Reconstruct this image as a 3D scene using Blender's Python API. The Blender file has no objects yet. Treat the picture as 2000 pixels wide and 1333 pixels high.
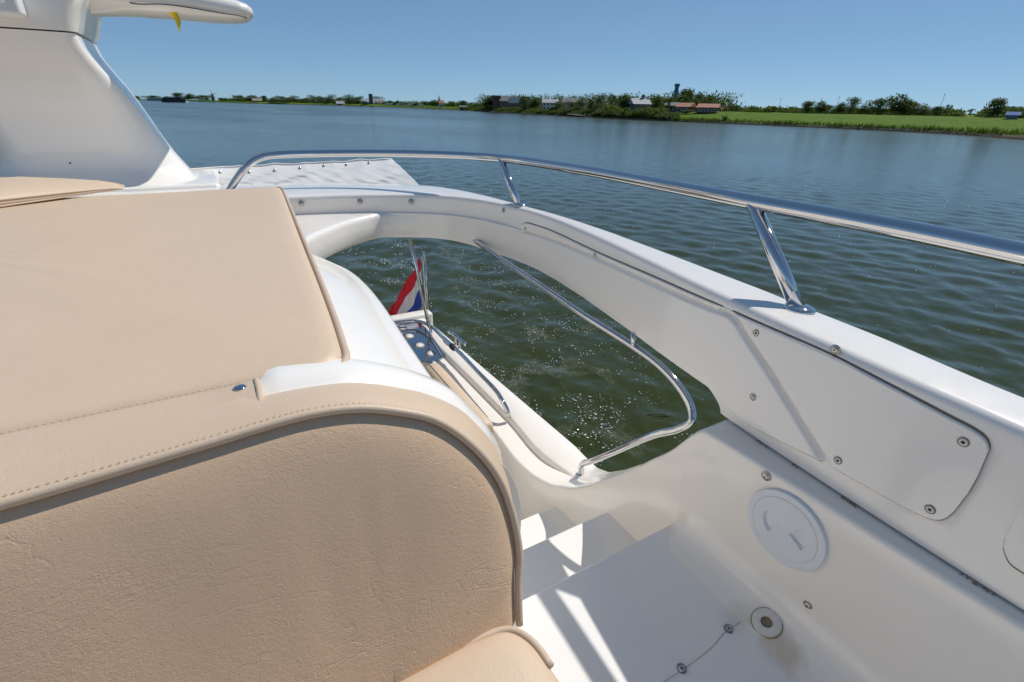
import bpy, bmesh, math, random
import numpy as np
from math import sin, cos, radians, pi, sqrt, atan2
from mathutils import Vector, Matrix, noise as mnoise

random.seed(7)
rng = np.random.default_rng(11)
SC = bpy.context.scene
COL = SC.collection

# ------------------------------------------------------------------ camera, sky, sun, exposure
ZC = 3.6                                   # eye height above the river (m); boat axis aft = +Y, port = +X
YAW, PITCH, ROLL = radians(30.0), radians(25.6), radians(1.05)
FPX = 960.0                                # focal length in pixels of a 2000 px wide frame
fw = Vector((sin(YAW)*cos(PITCH), cos(YAW)*cos(PITCH), -sin(PITCH)))
rt = Vector((cos(YAW), -sin(YAW), 0.0)); up = rt.cross(fw)
rt2 = rt*cos(ROLL)+up*sin(ROLL); up2 = up*cos(ROLL)-rt*sin(ROLL)
cam = bpy.data.cameras.new('camera'); camo = bpy.data.objects.new('camera', cam); COL.objects.link(camo)
cam.sensor_width = 36.0; cam.lens = 36.0*FPX/2000.0; cam.clip_start = 0.02; cam.clip_end = 20000
m = Matrix.Identity(4)
for i in range(3):
    m[i][0] = rt2[i]; m[i][1] = up2[i]; m[i][2] = -fw[i]
m[2][3] = ZC
camo.matrix_world = m
SC.camera = camo

SUNV = Vector((0.82, 0.13, 1.0)).normalized()
SEL, SAZ = math.asin(SUNV.z), atan2(SUNV.x, SUNV.y)
W = bpy.data.worlds.new('World'); SC.world = W; W.use_nodes = True
wn = W.node_tree.nodes; wl = W.node_tree.links
sky = wn.new('ShaderNodeTexSky'); sky.sky_type = 'NISHITA'; sky.sun_disc = False
sky.sun_elevation = SEL; sky.sun_rotation = SAZ
sky.air_density = 0.5; sky.dust_density = 0.05; sky.ozone_density = 4.0; sky.altitude = 0
bg = wn['Background']; bg.inputs['Strength'].default_value = 0.10
# the whole dome is graded alike: softer contrast between zenith and horizon, deeper blue (polarised summer sky)
gam = wn.new('ShaderNodeGamma'); gam.inputs[1].default_value = 0.50; wl.new(sky.outputs[0], gam.inputs[0])
grd = wn.new('ShaderNodeMix'); grd.data_type = 'RGBA'; grd.blend_type = 'MULTIPLY'; grd.inputs[0].default_value = 1
wl.new(gam.outputs[0], grd.inputs[6]); grd.inputs[7].default_value = (.98, 1.365, 1.67, 1); wl.new(grd.outputs[2], bg.inputs['Color'])
sl = bpy.data.lights.new('sun', 'SUN'); sl.energy = 2.95; sl.angle = radians(0.55); sl.color = (1.0, 0.955, 0.89)
so = bpy.data.objects.new('sun', sl); COL.objects.link(so)
so.rotation_euler = SUNV.to_track_quat('Z', 'Y').to_euler(); so.location = (30, 10, 40)
vs = SC.view_settings; vs.view_transform = 'Standard'; vs.look = 'None'; vs.gamma = 1; vs.use_curve_mapping = False
vs.exposure = 0.45
SC.cycles.max_bounces = 10; SC.cycles.diffuse_bounces = 6
SC.cycles.caustics_reflective = False; SC.cycles.caustics_refractive = False
SC.cycles.sample_clamp_indirect = 4.0

# ------------------------------------------------------------------ helpers
def P(u, v, h): return (u, v, ZC-h)        # h = metres below the eye
def ray(px, py):
    return rt2*((px-1000)/FPX) - up2*((py-666.5)/FPX) + fw
def far(px, r, z=0.0):                     # ground point in the direction of a picture column at distance r
    d = ray(px, 200.0); k = r/sqrt(d.x*d.x+d.y*d.y)
    return Vector((d.x*k, d.y*k, z))
def farz(px, py, r):                       # height of what shows at (px,py) at distance r
    d = ray(px, py); k = r/sqrt(d.x*d.x+d.y*d.y); return ZC+d.z*k

def tag(o, label=None, cat=None, group=None, kind=None):
    if label: o['label'] = label
    if cat: o['category'] = cat
    if group: o['group'] = group
    if kind: o['kind'] = kind
    return o
def link(o, parent=None):
    COL.objects.link(o)
    if parent is not None:
        o.parent = parent
    return o
def mesh(name, vs_, fs, mats, smooth=True, sharp=None, fmat=None):
    me = bpy.data.meshes.new(name)
    me.from_pydata([tuple(v) for v in vs_], [], fs)
    for mm in (mats if isinstance(mats, (list, tuple)) else [mats]): me.materials.append(mm)
    if fmat is not None: me.polygons.foreach_set('material_index', fmat)
    bm = bmesh.new(); bm.from_mesh(me); bmesh.ops.recalc_face_normals(bm, faces=bm.faces); bm.to_mesh(me); bm.free()
    if smooth:
        me.polygons.foreach_set('use_smooth', [True]*len(me.polygons))
        if sharp: me.set_sharp_from_angle(angle=radians(sharp))
    me.update()
    return me
def obj(name, vs_, fs, mats, parent=None, smooth=True, sharp=None, loc=None, fmat=None):
    """world-space vertices; origin put at loc (or the parent's origin)"""
    off = Vector(loc) if loc is not None else Vector((0, 0, 0))
    pl = Vector(parent['_w']) if parent is not None and '_w' in parent else Vector((0, 0, 0))
    org = off if loc is not None else pl
    vv = [(v[0]-org[0], v[1]-org[1], v[2]-org[2]) for v in vs_]
    o = bpy.data.objects.new(name, mesh(name, vv, fs, mats, smooth, sharp, fmat))
    link(o, parent)
    o.location = (off-pl) if loc is not None else (0, 0, 0)
    o['_w'] = tuple(org)
    return o
def empty(name, loc, label, cat, group=None):
    o = bpy.data.objects.new(name, None); o.empty_display_size = .1; COL.objects.link(o)
    o.location = loc; o['_w'] = tuple(loc)
    return tag(o, label, cat, group)
def inst(name, me, parent, wloc, rot=None, scale=None):
    o = bpy.data.objects.new(name, me); link(o, parent)
    pl = Vector(parent['_w']) if parent is not None and '_w' in parent else Vector((0, 0, 0))
    o.location = Vector(wloc)-pl
    if rot is not None: o.rotation_euler = rot
    if scale is not None: o.scale = scale
    return o

def loft(rings, closed=True, caps=True, loop=False):
    n = len(rings[0]); vs_ = [p for r in rings for p in r]; fs = []
    R = len(rings)
    for i in range(R if loop else R-1):
        a, b = i*n, ((i+1) % R)*n
        for j in range(n if closed else n-1):
            k = (j+1) % n
            fs.append((a+j, a+k, b+k, b+j))
    if caps and closed and not loop:
        fs.append(tuple(range(n-1, -1, -1))); fs.append(tuple((R-1)*n+j for j in range(n)))
    return vs_, fs
def merge(*parts):
    V, F = [], []
    for v, f in parts:
        o = len(V); V += list(v); F += [tuple(i+o for i in q) for q in f]
    return V, F
def cr(pts, n):
    """Catmull-Rom resample, n samples per span"""
    pts = [Vector(p) for p in pts]
    out = []
    for i in range(len(pts)-1):
        p0 = pts[i-1] if i else pts[0]*2-pts[1]
        p1, p2 = pts[i], pts[i+1]
        p3 = pts[i+2] if i+2 < len(pts) else pts[-1]*2-pts[-2]
        t0 = 0.; t1 = max((p1-p0).length, 1e-6)**.5; t2 = t1+max((p2-p1).length, 1e-6)**.5; t3 = t2+max((p3-p2).length, 1e-6)**.5
        for k in range(n):
            t = t1+(t2-t1)*k/n
            A1 = p0*((t1-t)/(t1-t0))+p1*((t-t0)/(t1-t0)); A2 = p1*((t2-t)/(t2-t1))+p2*((t-t1)/(t2-t1)); A3 = p2*((t3-t)/(t3-t2))+p3*((t-t2)/(t3-t2))
            B1 = A1*((t2-t)/(t2-t0))+A2*((t-t0)/(t2-t0)); B2 = A2*((t3-t)/(t3-t1))+A3*((t-t1)/(t3-t1))
            out.append(B1*((t2-t)/(t2-t1))+B2*((t-t1)/(t2-t1)))
    out.append(pts[-1]); return out
def tube(path, r, n=14, caps=True):
    path = [Vector(p) for p in path]; rings = []
    T = [(path[min(i+1, len(path)-1)]-path[max(i-1, 0)]).normalized() for i in range(len(path))]
    a = T[0].orthogonal().normalized()
    for i, p in enumerate(path):
        a = (a-T[i]*a.dot(T[i])).normalized(); b = T[i].cross(a)
        rr = r[i] if isinstance(r, (list, tuple)) else r
        rings.append([p+(a*cos(2*pi*k/n)+b*sin(2*pi*k/n))*rr for k in range(n)])
    return loft(rings, True, caps)
def lathe(prof, c, ax, n=24, caps=True):
    """profile [(radius, offset along axis)] about point c"""
    ax = Vector(ax).normalized(); a = ax.orthogonal().normalized(); b = ax.cross(a); c = Vector(c)
    rings = [[c+ax*z+(a*cos(2*pi*k/n)+b*sin(2*pi*k/n))*r for k in range(n)] for r, z in prof]
    return loft(rings, True, caps)
def box(x0, x1, y0, y1, z0, z1):
    v = [(x, y, z) for z in (z0, z1) for y in (y0, y1) for x in (x0, x1)]
    return v, [(0, 2, 3, 1), (4, 5, 7, 6), (0, 1, 5, 4), (2, 6, 7, 3), (0, 4, 6, 2), (1, 3, 7, 5)]
def rbox(x0, x1, y0, y1, z0, z1, r=.01, seg=3):
    bm = bmesh.new(); bmesh.ops.create_cube(bm, size=1)
    for v in bm.verts: v.co = Vector(((x0+x1)/2+v.co.x*(x1-x0), (y0+y1)/2+v.co.y*(y1-y0), (z0+z1)/2+v.co.z*(z1-z0)))
    bmesh.ops.bevel(bm, geom=bm.edges[:], offset=r, segments=seg, profile=.5, affect='EDGES')
    v = [tuple(x.co) for x in bm.verts]; f = [tuple(q.index for q in p.verts) for p in bm.faces]; bm.free(); return v, f
def lerp(a, b, t): return a+(b-a)*t
def table(tab):
    xs = [t[0] for t in tab]
    def f(x, k=1): return float(np.interp(x, xs, [t[k] for t in tab]))
    return f
def sstep(x, a, b):
    t = min(1, max(0, (x-a)/(b-a))); return t*t*(3-2*t)

# ------------------------------------------------------------------ materials
class NT:
    def __init__(s, name):
        s.m = bpy.data.materials.new(name); s.m.use_nodes = True
        s.t = s.m.node_tree; s.b = s.t.nodes['Principled BSDF']; s.co = None
    def n(s, ty, **k):
        x = s.t.nodes.new(ty)
        for a, b in k.items():
            if a in x.inputs: x.inputs[a].default_value = b
            else: setattr(x, a, b)
        return x
    def l(s, a, b): s.t.links.new(a, b)
    def coord(s, kind='Object', scale=None):
        c = s.n('ShaderNodeTexCoord').outputs[kind]
        if scale is not None:
            mp = s.n('ShaderNodeMapping'); mp.inputs['Scale'].default_value = scale; s.l(c, mp.inputs[0]); c = mp.outputs[0]
        return c
    def noise(s, co, scale, detail=4, rough=.55, dist=0):
        x = s.n('ShaderNodeTexNoise'); x.inputs['Scale'].default_value = scale; x.inputs['Detail'].default_value = detail
        x.inputs['Roughness'].default_value = rough; x.inputs['Distortion'].default_value = dist; s.l(co, x.inputs['Vector']); return x.outputs['Fac']
    def ramp(s, fac, stops):
        x = s.n('ShaderNodeValToRGB'); e = x.color_ramp.elements
        while len(e) < len(stops): e.new(.5)
        for q, (p, c) in zip(e, stops): q.position = p; q.color = c if len(c) == 4 else (*c, 1)
        s.l(fac, x.inputs[0]); return x.outputs[0]
    def mix(s, fac, a, b, mode='MIX'):
        x = s.n('ShaderNodeMix', data_type='RGBA', blend_type=mode)
        for sock, val in ((0, fac), (6, a), (7, b)):
            if isinstance(val, bpy.types.NodeSocket): s.l(val, x.inputs[sock])
            elif sock == 0: x.inputs[0].default_value = val
            else: x.inputs[sock].default_value = (*val, 1) if len(val) == 3 else val
        return x.outputs[2]
    def math(s, op, a, b=None):
        x = s.n('ShaderNodeMath', operation=op)
        for i, v in enumerate((a, b)):
            if v is None: continue
            if isinstance(v, bpy.types.NodeSocket): s.l(v, x.inputs[i])
            else: x.inputs[i].default_value = v
        return x.outputs[0]
    def bump(s, h, strength, dist, nrm=None):
        x = s.n('ShaderNodeBump'); x.inputs['Strength'].default_value = strength; x.inputs['Distance'].default_value = dist
        s.l(h, x.inputs['Height'])
        if nrm is not None: s.l(nrm, x.inputs['Normal'])
        return x.outputs[0]
    def set(s, **k):
        for a, v in k.items():
            i = s.b.inputs[a.replace('_', ' ')]
            if isinstance(v, bpy.types.NodeSocket): s.l(v, i)
            else: i.default_value = (*v, 1) if isinstance(v, tuple) and len(v) == 3 else v
        return s
def simple(name, col, rough=.5, metal=0., var=.0, vscale=8, **k):
    t = NT(name)
    if var:
        n = t.noise(t.coord(), vscale, 3)
        c = t.mix(n, tuple(x*(1-var) for x in col), tuple(min(1, x*(1+var)) for x in col))
        t.set(Base_Color=c)
    else: t.set(Base_Color=col)
    t.set(Roughness=rough, Metallic=metal, **k); return t.m

def gelcoat(name, col=(.80, .79, .765), stain=None, grain=False):
    t = NT(name); co = t.coord()
    n = t.noise(co, 3.0, 5, .6)
    c = t.mix(t.math('MULTIPLY', n, .45), col, tuple(x*y for x, y in zip(col, (.965, .95, .92))))
    sp = t.noise(co, 160, 2); spm = t.ramp(sp, [(.71, (0, 0, 0)), (.75, (1, 1, 1))])
    pn = t.noise(co, 6, 2); pm = t.ramp(pn, [(.5, (0, 0, 0)), (.62, (1, 1, 1))])
    f = t.mix(1.0, spm, pm, 'MULTIPLY'); f2 = t.math('MULTIPLY', f, .22)
    c = t.mix(f2, c, (.25, .21, .16))
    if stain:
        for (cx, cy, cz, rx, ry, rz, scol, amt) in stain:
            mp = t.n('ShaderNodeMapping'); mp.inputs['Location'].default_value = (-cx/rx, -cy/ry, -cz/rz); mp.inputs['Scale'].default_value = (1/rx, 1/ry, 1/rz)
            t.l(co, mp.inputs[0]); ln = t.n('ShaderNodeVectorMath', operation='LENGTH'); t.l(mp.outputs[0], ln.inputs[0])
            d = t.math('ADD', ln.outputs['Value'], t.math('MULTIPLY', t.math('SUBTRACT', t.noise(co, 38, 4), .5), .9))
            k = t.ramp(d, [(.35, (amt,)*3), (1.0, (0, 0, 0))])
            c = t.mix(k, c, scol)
    rn = t.noise(co, 12, 3)
    t.set(Base_Color=c, Roughness=t.ramp(rn, [(.3, (.16,)*3), (.7, (.26,)*3)]), Coat_Weight=.5, Coat_Roughness=.05)
    h = t.noise(co, 2.2 if not grain else 420, 2)
    t.set(Normal=t.bump(h, .25 if grain else .10, .0006 if grain else .003))
    return t.m
def leather(name, col, crease=1.0, scale=1.0):
    t = NT(name); co = t.coord()
    big = t.noise(co, 4, 4); c = t.mix(big, tuple(x*.93 for x in col), tuple(min(1, x*1.05) for x in col))
    mott = t.noise(co, 45, 4); c = t.mix(t.math('MULTIPLY', mott, .35), c, tuple(x*y for x, y in zip(col, (.86, .80, .72))))
    # fine grain, then random fold lines
    vor = t.n('ShaderNodeTexVoronoi', feature='DISTANCE_TO_EDGE'); vor.inputs['Scale'].default_value = 330*scale
    wob = t.n('ShaderNodeVectorMath', operation='ADD'); wn_ = t.n('ShaderNodeTexNoise'); wn_.inputs['Scale'].default_value = 60; t.l(co, wn_.inputs['Vector'])
    sc_ = t.n('ShaderNodeVectorMath', operation='SCALE'); sc_.inputs['Scale'].default_value = .012; t.l(wn_.outputs['Color'], sc_.inputs[0])
    t.l(co, wob.inputs[0]); t.l(sc_.outputs[0], wob.inputs[1]); t.l(wob.outputs[0], vor.inputs['Vector'])
    g = t.ramp(vor.outputs['Distance'], [(0, (0, 0, 0)), (.12, (1, 1, 1))])
    nrm = t.bump(g, .16, .0006)
    fn = t.noise(co, 240, 3, .7)
    nrm = t.bump(fn, .26, .0008, nrm)
    for sc2, st, sq in ((3, .34, (1, 1, 2.6)), (5.5, .30, (2.4, 1, 1.0)), (11, .22, (1, 1.5, 3.0))):
        x = t.noise(t.coord('Object', sq), sc2, 5, .6, .7)
        cr_ = t.math('ABSOLUTE', t.math('SUBTRACT', x, .5))
        cm = t.ramp(cr_, [(0, (0, 0, 0)), (.010, (1, 1, 1))])
        pt = t.ramp(t.noise(co, sc2*.9, 2), [(.45, (0, 0, 0)), (.62, (1, 1, 1))])
        cm = t.mix(pt, (1, 1, 1), cm)
        nrm = t.bump(cm, st*crease, .0010, nrm)
    pw = t.ramp(t.noise(co, 5, 3), [(.38, (.25,)*3), (.66, (1, 1, 1))])
    for sc2, st, sq in ((60, .11, (1, 1, 3.2)), (190, .26, (1, 1, 1.5)), (48, .06, (3, 1, 1))):
        wr = t.mix(pw, (.5, .5, .5), t.ramp(t.noise(t.coord('Object', sq), sc2, 4, .6, 1.0), [(.3, (0, 0, 0)), (.7, (1, 1, 1))]))
        nrm = t.bump(wr, st*crease, .0018, nrm)
    t.set(Base_Color=c, Roughness=.46, Normal=nrm, Specular_IOR_Level=.45); return t.m

FY, FU = .345, .90
M = {}
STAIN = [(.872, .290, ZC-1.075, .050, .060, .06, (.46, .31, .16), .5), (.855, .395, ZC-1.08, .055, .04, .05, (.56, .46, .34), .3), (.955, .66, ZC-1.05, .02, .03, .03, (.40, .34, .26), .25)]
M['gel'] = gelcoat('white_gelcoat', (.87, .83, .775))
M['deck'] = gelcoat('white_deck_gelcoat', (.85, .82, .775))
M['liner'] = gelcoat('cream_gelcoat_liner', (.87, .82, .745), stain=STAIN)
M['floor'] = gelcoat('deck_floor_gelcoat', (.80, .78, .755), stain=STAIN, grain=True)
M['beige'] = leather('beige_vinyl', (.62, .485, .355), .55)
M['beige2'] = leather('beige_vinyl_backrest', (.665, .475, .315), 1.05)
M['pad'] = leather('beige_sunpad_vinyl', (.64, .50, .365), .25)
M['pipe'] = simple('beige_piping', (.55, .425, .32), .5, 0, .08, 60)
M['stitch'] = simple('stitch_thread', (.44, .33, .245), .8)
M['steel'] = simple('stainless_steel', (.62, .62, .635), .06, 1.0)
M['steel2'] = simple('brushed_steel', (.55, .54, .52), .28, 1.0, .15, 200)
M['screwm'] = simple('screw_steel', (.33, .32, .30), .35, 1.0)
M['dark'] = simple('dark_hole', (.02, .017, .014), .8)
M['grime'] = simple('brown_sealant', (.26, .19, .12), .75, 0, .4, 90)
M['oldgrime'] = simple('faded_sealant', (.42, .36, .30), .8)
M['hatchm'] = simple('white_plastic', (.70, .715, .73), .4, 0, .03, 20)
M['oldplastic'] = simple('aged_white_plastic', (.66, .63, .58), .5, 0, .12, 60)
M['red'] = simple('flag_red', (.72, .02, .04), .75); M['white'] = simple('flag_white', (.8, .79, .77), .75); M['blue'] = simple('flag_blue', (.04, .08, .38), .75)
M['yellow'] = simple('yellow_cloth', (.85, .62, .03), .8)
M['black'] = simple('black_rubber', (.015, .015, .017), .5)
M['glass'] = simple('lamp_glass', (.75, .78, .80), .08, 0)

def canvas_mat():
    t = NT('white_canvas'); co = t.coord()
    w = t.noise(co, 500, 2); n = t.noise(co, 6, 5)
    t.set(Base_Color=t.mix(n, (.78, .77, .755), (.87, .86, .845)), Roughness=.85, Normal=t.bump(w, .3, .001)); return t.m
M['canvas'] = canvas_mat()

def water_mat():
    t = NT('river_water'); co = t.coord()
    nrm = None
    for sc_, st, d, sq in ((3, .45, .022, (1, 1.9, 1)), (8, .5, .009, (1.2, 1, 1)), (19, .5, .0035, (1, 1.4, 1)), (48, .35, .0013, (1, 1, 1))):
        nrm = t.bump(t.noise(t.coord('Object', sq), sc_, 4, .55, .4), st, d, nrm)
    ln = t.n('ShaderNodeVectorMath', operation='LENGTH'); t.l(co, ln.inputs[0])
    rgh = t.ramp(t.math('MULTIPLY', ln.outputs['Value'], 1/300.), [(.03, (.05,)*3), (.2, (.11,)*3), (.6, (.19,)*3)])
    rgh = t.math('ADD', rgh, t.math('MULTIPLY', t.ramp(t.noise(t.coord('Object', (.03, .012, 1)), 1.0, 4), [(.42, (0, 0, 0)), (.62, (1, 1, 1))]), .07))
    n = t.noise(co, .35, 4)
    wc = t.mix(n, (.026, .036, .008), (.042, .051, .013))
    # froth of the wake beside and behind the hull
    sx = t.n('ShaderNodeSeparateXYZ'); t.l(co, sx.inputs[0])
    xr = t.math('SUBTRACT', sx.outputs['X'], t.math('MULTIPLY', sx.outputs['Y'], .16))
    band = t.math('SUBTRACT', 1.0, t.math('MULTIPLY', t.math('ABSOLUTE', t.math('SUBTRACT', xr, 2.3)), .42))
    band = t.math('MULTIPLY', band, t.ramp(t.math('MULTIPLY', sx.outputs['Y'], .05), [(.0, (1, 1, 1)), (.9, (0, 0, 0))]))
    pn = t.noise(t.coord('Object', (1, .8, 1)), 1.3, 6, .68, .5)
    msk = t.ramp(t.math('ADD', pn, t.math('MULTIPLY', band, .14)), [(.60, (0, 0, 0)), (.78, (1, 1, 1))])
    vo = t.n('ShaderNodeTexVoronoi'); vo.inputs['Scale'].default_value = 34; t.l(co, vo.inputs['Vector'])
    dots = t.ramp(vo.outputs['Distance'], [(.16, (1, 1, 1)), (.34, (.12,)*3)])
    fm = t.math('MULTIPLY', t.mix(1.0, msk, dots, 'MULTIPLY'), .8)
    t.set(Base_Color=t.mix(fm, wc, (.55, .58, .52)), Roughness=rgh, IOR=1.32, Normal=nrm, Specular_IOR_Level=.5); return t.m
M['water'] = water_mat()
def foam_glints_mat():
    t = NT('foam_glints'); t.set(Base_Color=(.85, .87, .86), Roughness=.35, Transmission_Weight=0.0); return t.m
M['foam_glints'] = foam_glints_mat()
def leafmat(name, a, b):
    t = NT(name); co = t.coord(); oi = t.n('ShaderNodeObjectInfo').outputs['Random']
    n = t.noise(co, 5, 3)
    c = t.mix(n, a, b); c = t.mix(t.math('MULTIPLY', oi, .35), c, tuple(x*.6 for x in a))
    t.set(Base_Color=c, Roughness=.7, Specular_IOR_Level=.2)
    tr = t.n('ShaderNodeBsdfTranslucent'); t.l(t.mix(.5, c, (.16, .22, .03)), tr.inputs[0]); ms = t.n('ShaderNodeMixShader'); ms.inputs[0].default_value = .42
    t.l(t.b.outputs[0], ms.inputs[1]); t.l(tr.outputs[0], ms.inputs[2]); t.l(ms.outputs[0], t.t.nodes['Material Output'].inputs[0]); return t.m
M['leaf'] = leafmat('leaf_green', (.040, .078, .014), (.090, .140, .028))
M['leafd'] = leafmat('leaf_dark', (.026, .048, .014), (.052, .088, .024))
M['leafw'] = leafmat('leaf_willow', (.075, .105, .045), (.13, .165, .075))
M['leafy'] = leafmat('leaf_yellow_green', (.085, .115, .020), (.14, .17, .032))
M['leafp'] = leafmat('leaf_purple', (.035, .018, .020), (.055, .03, .03))
M['bark'] = simple('bark', (.09, .07, .05), .9, 0, .3, 3)
def grass_mat():
    t = NT('meadow_grass'); co = t.coord()
    n1 = t.noise(co, .06, 5, .6); n2 = t.noise(t.coord('Object', (1, 1, 6)), 1.1, 6, .7)
    c = t.mix(n1, (.060, .135, .004), (.105, .175, .010)); n3 = t.noise(t.coord('Object', (1, 1, 3)), .35, 5, .7)
    c = t.mix(t.ramp(n3, [(.40, (0, 0, 0)), (.62, (.75,)*3)]), c, (.045, .095, .008)); c = t.mix(t.math('MULTIPLY', n2, .5), c, (.125, .185, .018))
    z = t.n('ShaderNodeSeparateXYZ'); t.l(co, z.inputs[0])
    k = t.ramp(t.math('ADD', z.outputs['Z'], t.math('MULTIPLY', n2, .5)), [(.55, (1, 1, 1)), (.95, (0, 0, 0))])
    c = t.mix(k, c, (.10, .08, .06))
    t.set(Base_Color=c, Roughness=.9, Specular_IOR_Level=.1, Normal=t.bump(n2, 1, .3)); return t.m
M['grass'] = grass_mat()
M['tuft'] = leafmat('reed_green', (.035, .085, .006), (.065, .13, .012))
M['stone'] = simple('bank_stones', (.17, .15, .13), .9, 0, .4, 2)
M['brick'] = simple('dark_brick', (.16, .085, .065), .85, 0, .2, 1)
M['render'] = simple('white_render', (.62, .61, .58), .8, 0, .05, 1)
M['slate'] = simple('grey_slate', (.10, .105, .115), .7, 0, .2, 1)
M['lroof'] = simple('pale_grey_roof', (.30, .31, .33), .6, 0, .1, 1)
M['oroof'] = simple('orange_tiles', (.30, .125, .07), .8, 0, .2, 1)
M['pane'] = simple('window_glass', (.03, .035, .045), .15)
M['teal'] = simple('teal_mesh', (.05, .20, .29), .7, 0, .3, .8)
M['hullb'] = simple('dark_hull', (.02, .022, .03), .5)
M['pole'] = simple('galvanised_pole', (.32, .33, .34), .5, .5)
M['bluep'] = simple('blue_sheet', (.03, .10, .26), .9)
M['wood'] = simple('weathered_wood', (.26, .22, .18), .85, 0, .2, 2)

# ------------------------------------------------------------------ water
def build_water():
    rings = []; r = .9; nr = 0
    rads = [r]
    while r < 9000:
        r *= 1.0085 if r < 60 else (1.03 if r < 400 else 1.12); rads.append(r)
    A0, A1, NA = -pi*.75, pi*.92, 720
    ang = np.linspace(A0, A1, NA)
    rad = np.array(rads)
    Rg, Ag = np.meshgrid(rad, ang, indexing='ij')
    X = Rg*np.sin(Ag); Y = Rg*np.cos(Ag); Z = np.zeros_like(X)
    g = np.random.default_rng(5)
    wd = radians(118)
    for k in range(64):
        L = 0.10*(13**(k/63.)); a = .0040*L**.9*(.5+g.random()); th = wd+g.normal(0, .85); ph = g.random()*2*pi
        kx, ky = sin(th)*2*pi/L, cos(th)*2*pi/L
        fade = np.clip(1.6-Rg*.0085*2.6/L, 0, 1)
        Z += fade*a*np.sin(kx*X+ky*Y+ph+.6*np.sin(.7*X/L**.5+ph))
    # wake: long diagonal ridges trailing from the stern
    for sgn in (1, -1):
        D = (X-1.0*sgn)*cos(radians(20))*sgn-(Y-2)*sin(radians(20))
        al = np.clip((Y-1)/9., 0, 1)*np.clip((90-Y)/60., 0, 1)
        Z += .05*al*np.exp(-(D/1.2)**2)*np.cos(D*3.2)+.02*al*np.exp(-((D+1.6)/1.5)**2)*np.sin(Y*2.1+X)
    n0, n1 = X.shape
    V = np.stack([X, Y, Z], -1).reshape(-1, 3)
    i = np.arange(n0-1)[:, None]*n1+np.arange(n1-1)[None, :]
    F = np.stack([i, i+1, i+n1+1, i+n1], -1).reshape(-1, 4)
    me = bpy.data.meshes.new('river'); me.vertices.add(len(V)); me.vertices.foreach_set('co', V.ravel())
    me.loops.add(F.size); me.loops.foreach_set('vertex_index', F.ravel().astype(np.int32))
    me.polygons.add(len(F)); me.polygons.foreach_set('loop_start', np.arange(0, F.size, 4, dtype=np.int32)); me.polygons.foreach_set('loop_total', np.full(len(F), 4, np.int32))
    me.polygons.foreach_set('use_smooth', [True]*len(F)); me.materials.append(M['water']); me.update(); me.validate()
    if me.polygons[0].normal.z < 0: me.flip_normals()
    o = bpy.data.objects.new('river', me); COL.objects.link(o); tag(o, kind='structure')
    # floor of the river sheet under the boat (keeps the sheet closed)
    o2 = obj('river_bed', *box(-9000, 9000, -9000, 9000, -3.2, -3.0), M['water'], smooth=False); tag(o2, kind='structure')
build_water()

# foam bubbles of the wake, and white flecks standing in for sun glints (far too many to count)
def build_foam_glints():
    V, F = [], []
    def speck(x, y, s):
        o = len(V); z = random.uniform(.005, .03)
        s *= .52; n = 5; a0 = random.random()*6
        el = random.uniform(.5, 1)
        for k in range(n): V.append((x+s*cos(a0+2*pi*k/n), y+s*el*sin(a0+2*pi*k/n), z))
        V.append((x, y, z+s*.6))
        for k in range(n): F.append((o+k, o+(k+1) % n, o+n))
    streaks = [((2.6, 3.2), (3.4, 14), .55, 900), ((3.6, 2.2), (5.4, 12), .5, 700), ((2.2, 1.8), (2.9, 4.2), .4, 700), ((1.6, 5), (1.2, 16), .7, 350), ((4.2, 3), (8, 13), 1.2, 200), ((2, 2), (7, 9), 2, 260)]
    for (a, b, wdt, n) in streaks:
        for _ in range(int(n*3.2)):
            t = random.random()**1.2; x = lerp(a[0], b[0], t)+random.gauss(0, wdt*(.6+t)); y = lerp(a[1], b[1], t)+random.gauss(0, .3)
            if mnoise.noise(Vector((x*1.3, y*1.3, 3)))+.6*mnoise.noise(Vector((x*4.5, y*4.5, 9))) < .08: continue
            speck(x, y, random.choice((.006, .009, .012, .018))*(1+t*.5))
    for _ in range(380):                 # lone flecks drifting all over
        r = 2.5*10**(random.random()*1.1); a = random.uniform(radians(-10), radians(95))
        speck(r*sin(a), r*cos(a), .004+.0016*r)
    o = obj('foam_glints', V, F, M['foam_glints'], smooth=False); tag(o, kind='stuff')
build_foam_glints()

# ------------------------------------------------------------------ river banks
SHORE = [(2300, 290, None), (2000, 273, None), (1900, 265.5, None), (1800, 259, None), (1600, 249.5, None), (1450, 243, None), (1300, 237, None), (1200, 232, None), (1080, 226, None), (950, 219, None), (860, 214, None), (700, 207.7, None), (600, 204.8, None), (500, 202.6, None), (400, 199.3, None), (340, 197, None)]
def shore_pt(px, py):
    d = ray(px, py); t = -ZC/d.z; return Vector((d.x*t, d.y*t, 0))
sh = [shore_pt(a, b) for a, b, _ in SHORE]
sh = [sh[0]+(sh[0]-sh[1]).normalized()*400, sh[0]+(sh[0]-sh[1]).normalized()*150]+sh
sh = [Vector((p.x, p.y, 0)) for p in sh]
last = sh[-1]; sh += [last+Vector((-420, 700, 0)), last+Vector((-1500, 1500, 0)), last+Vector((-4500, 2500, 0))]
path = cr(sh, 14)
SR = [(px, shore_pt(px, py).length) for px, py, _ in SHORE][::-1]
shr = table(SR)
CREST = table([(300, 2.0), (700, 2.2), (950, 2.3), (1200, 2.4), (1450, 2.75), (1700, 2.9), (2300, 2.95)])
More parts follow.
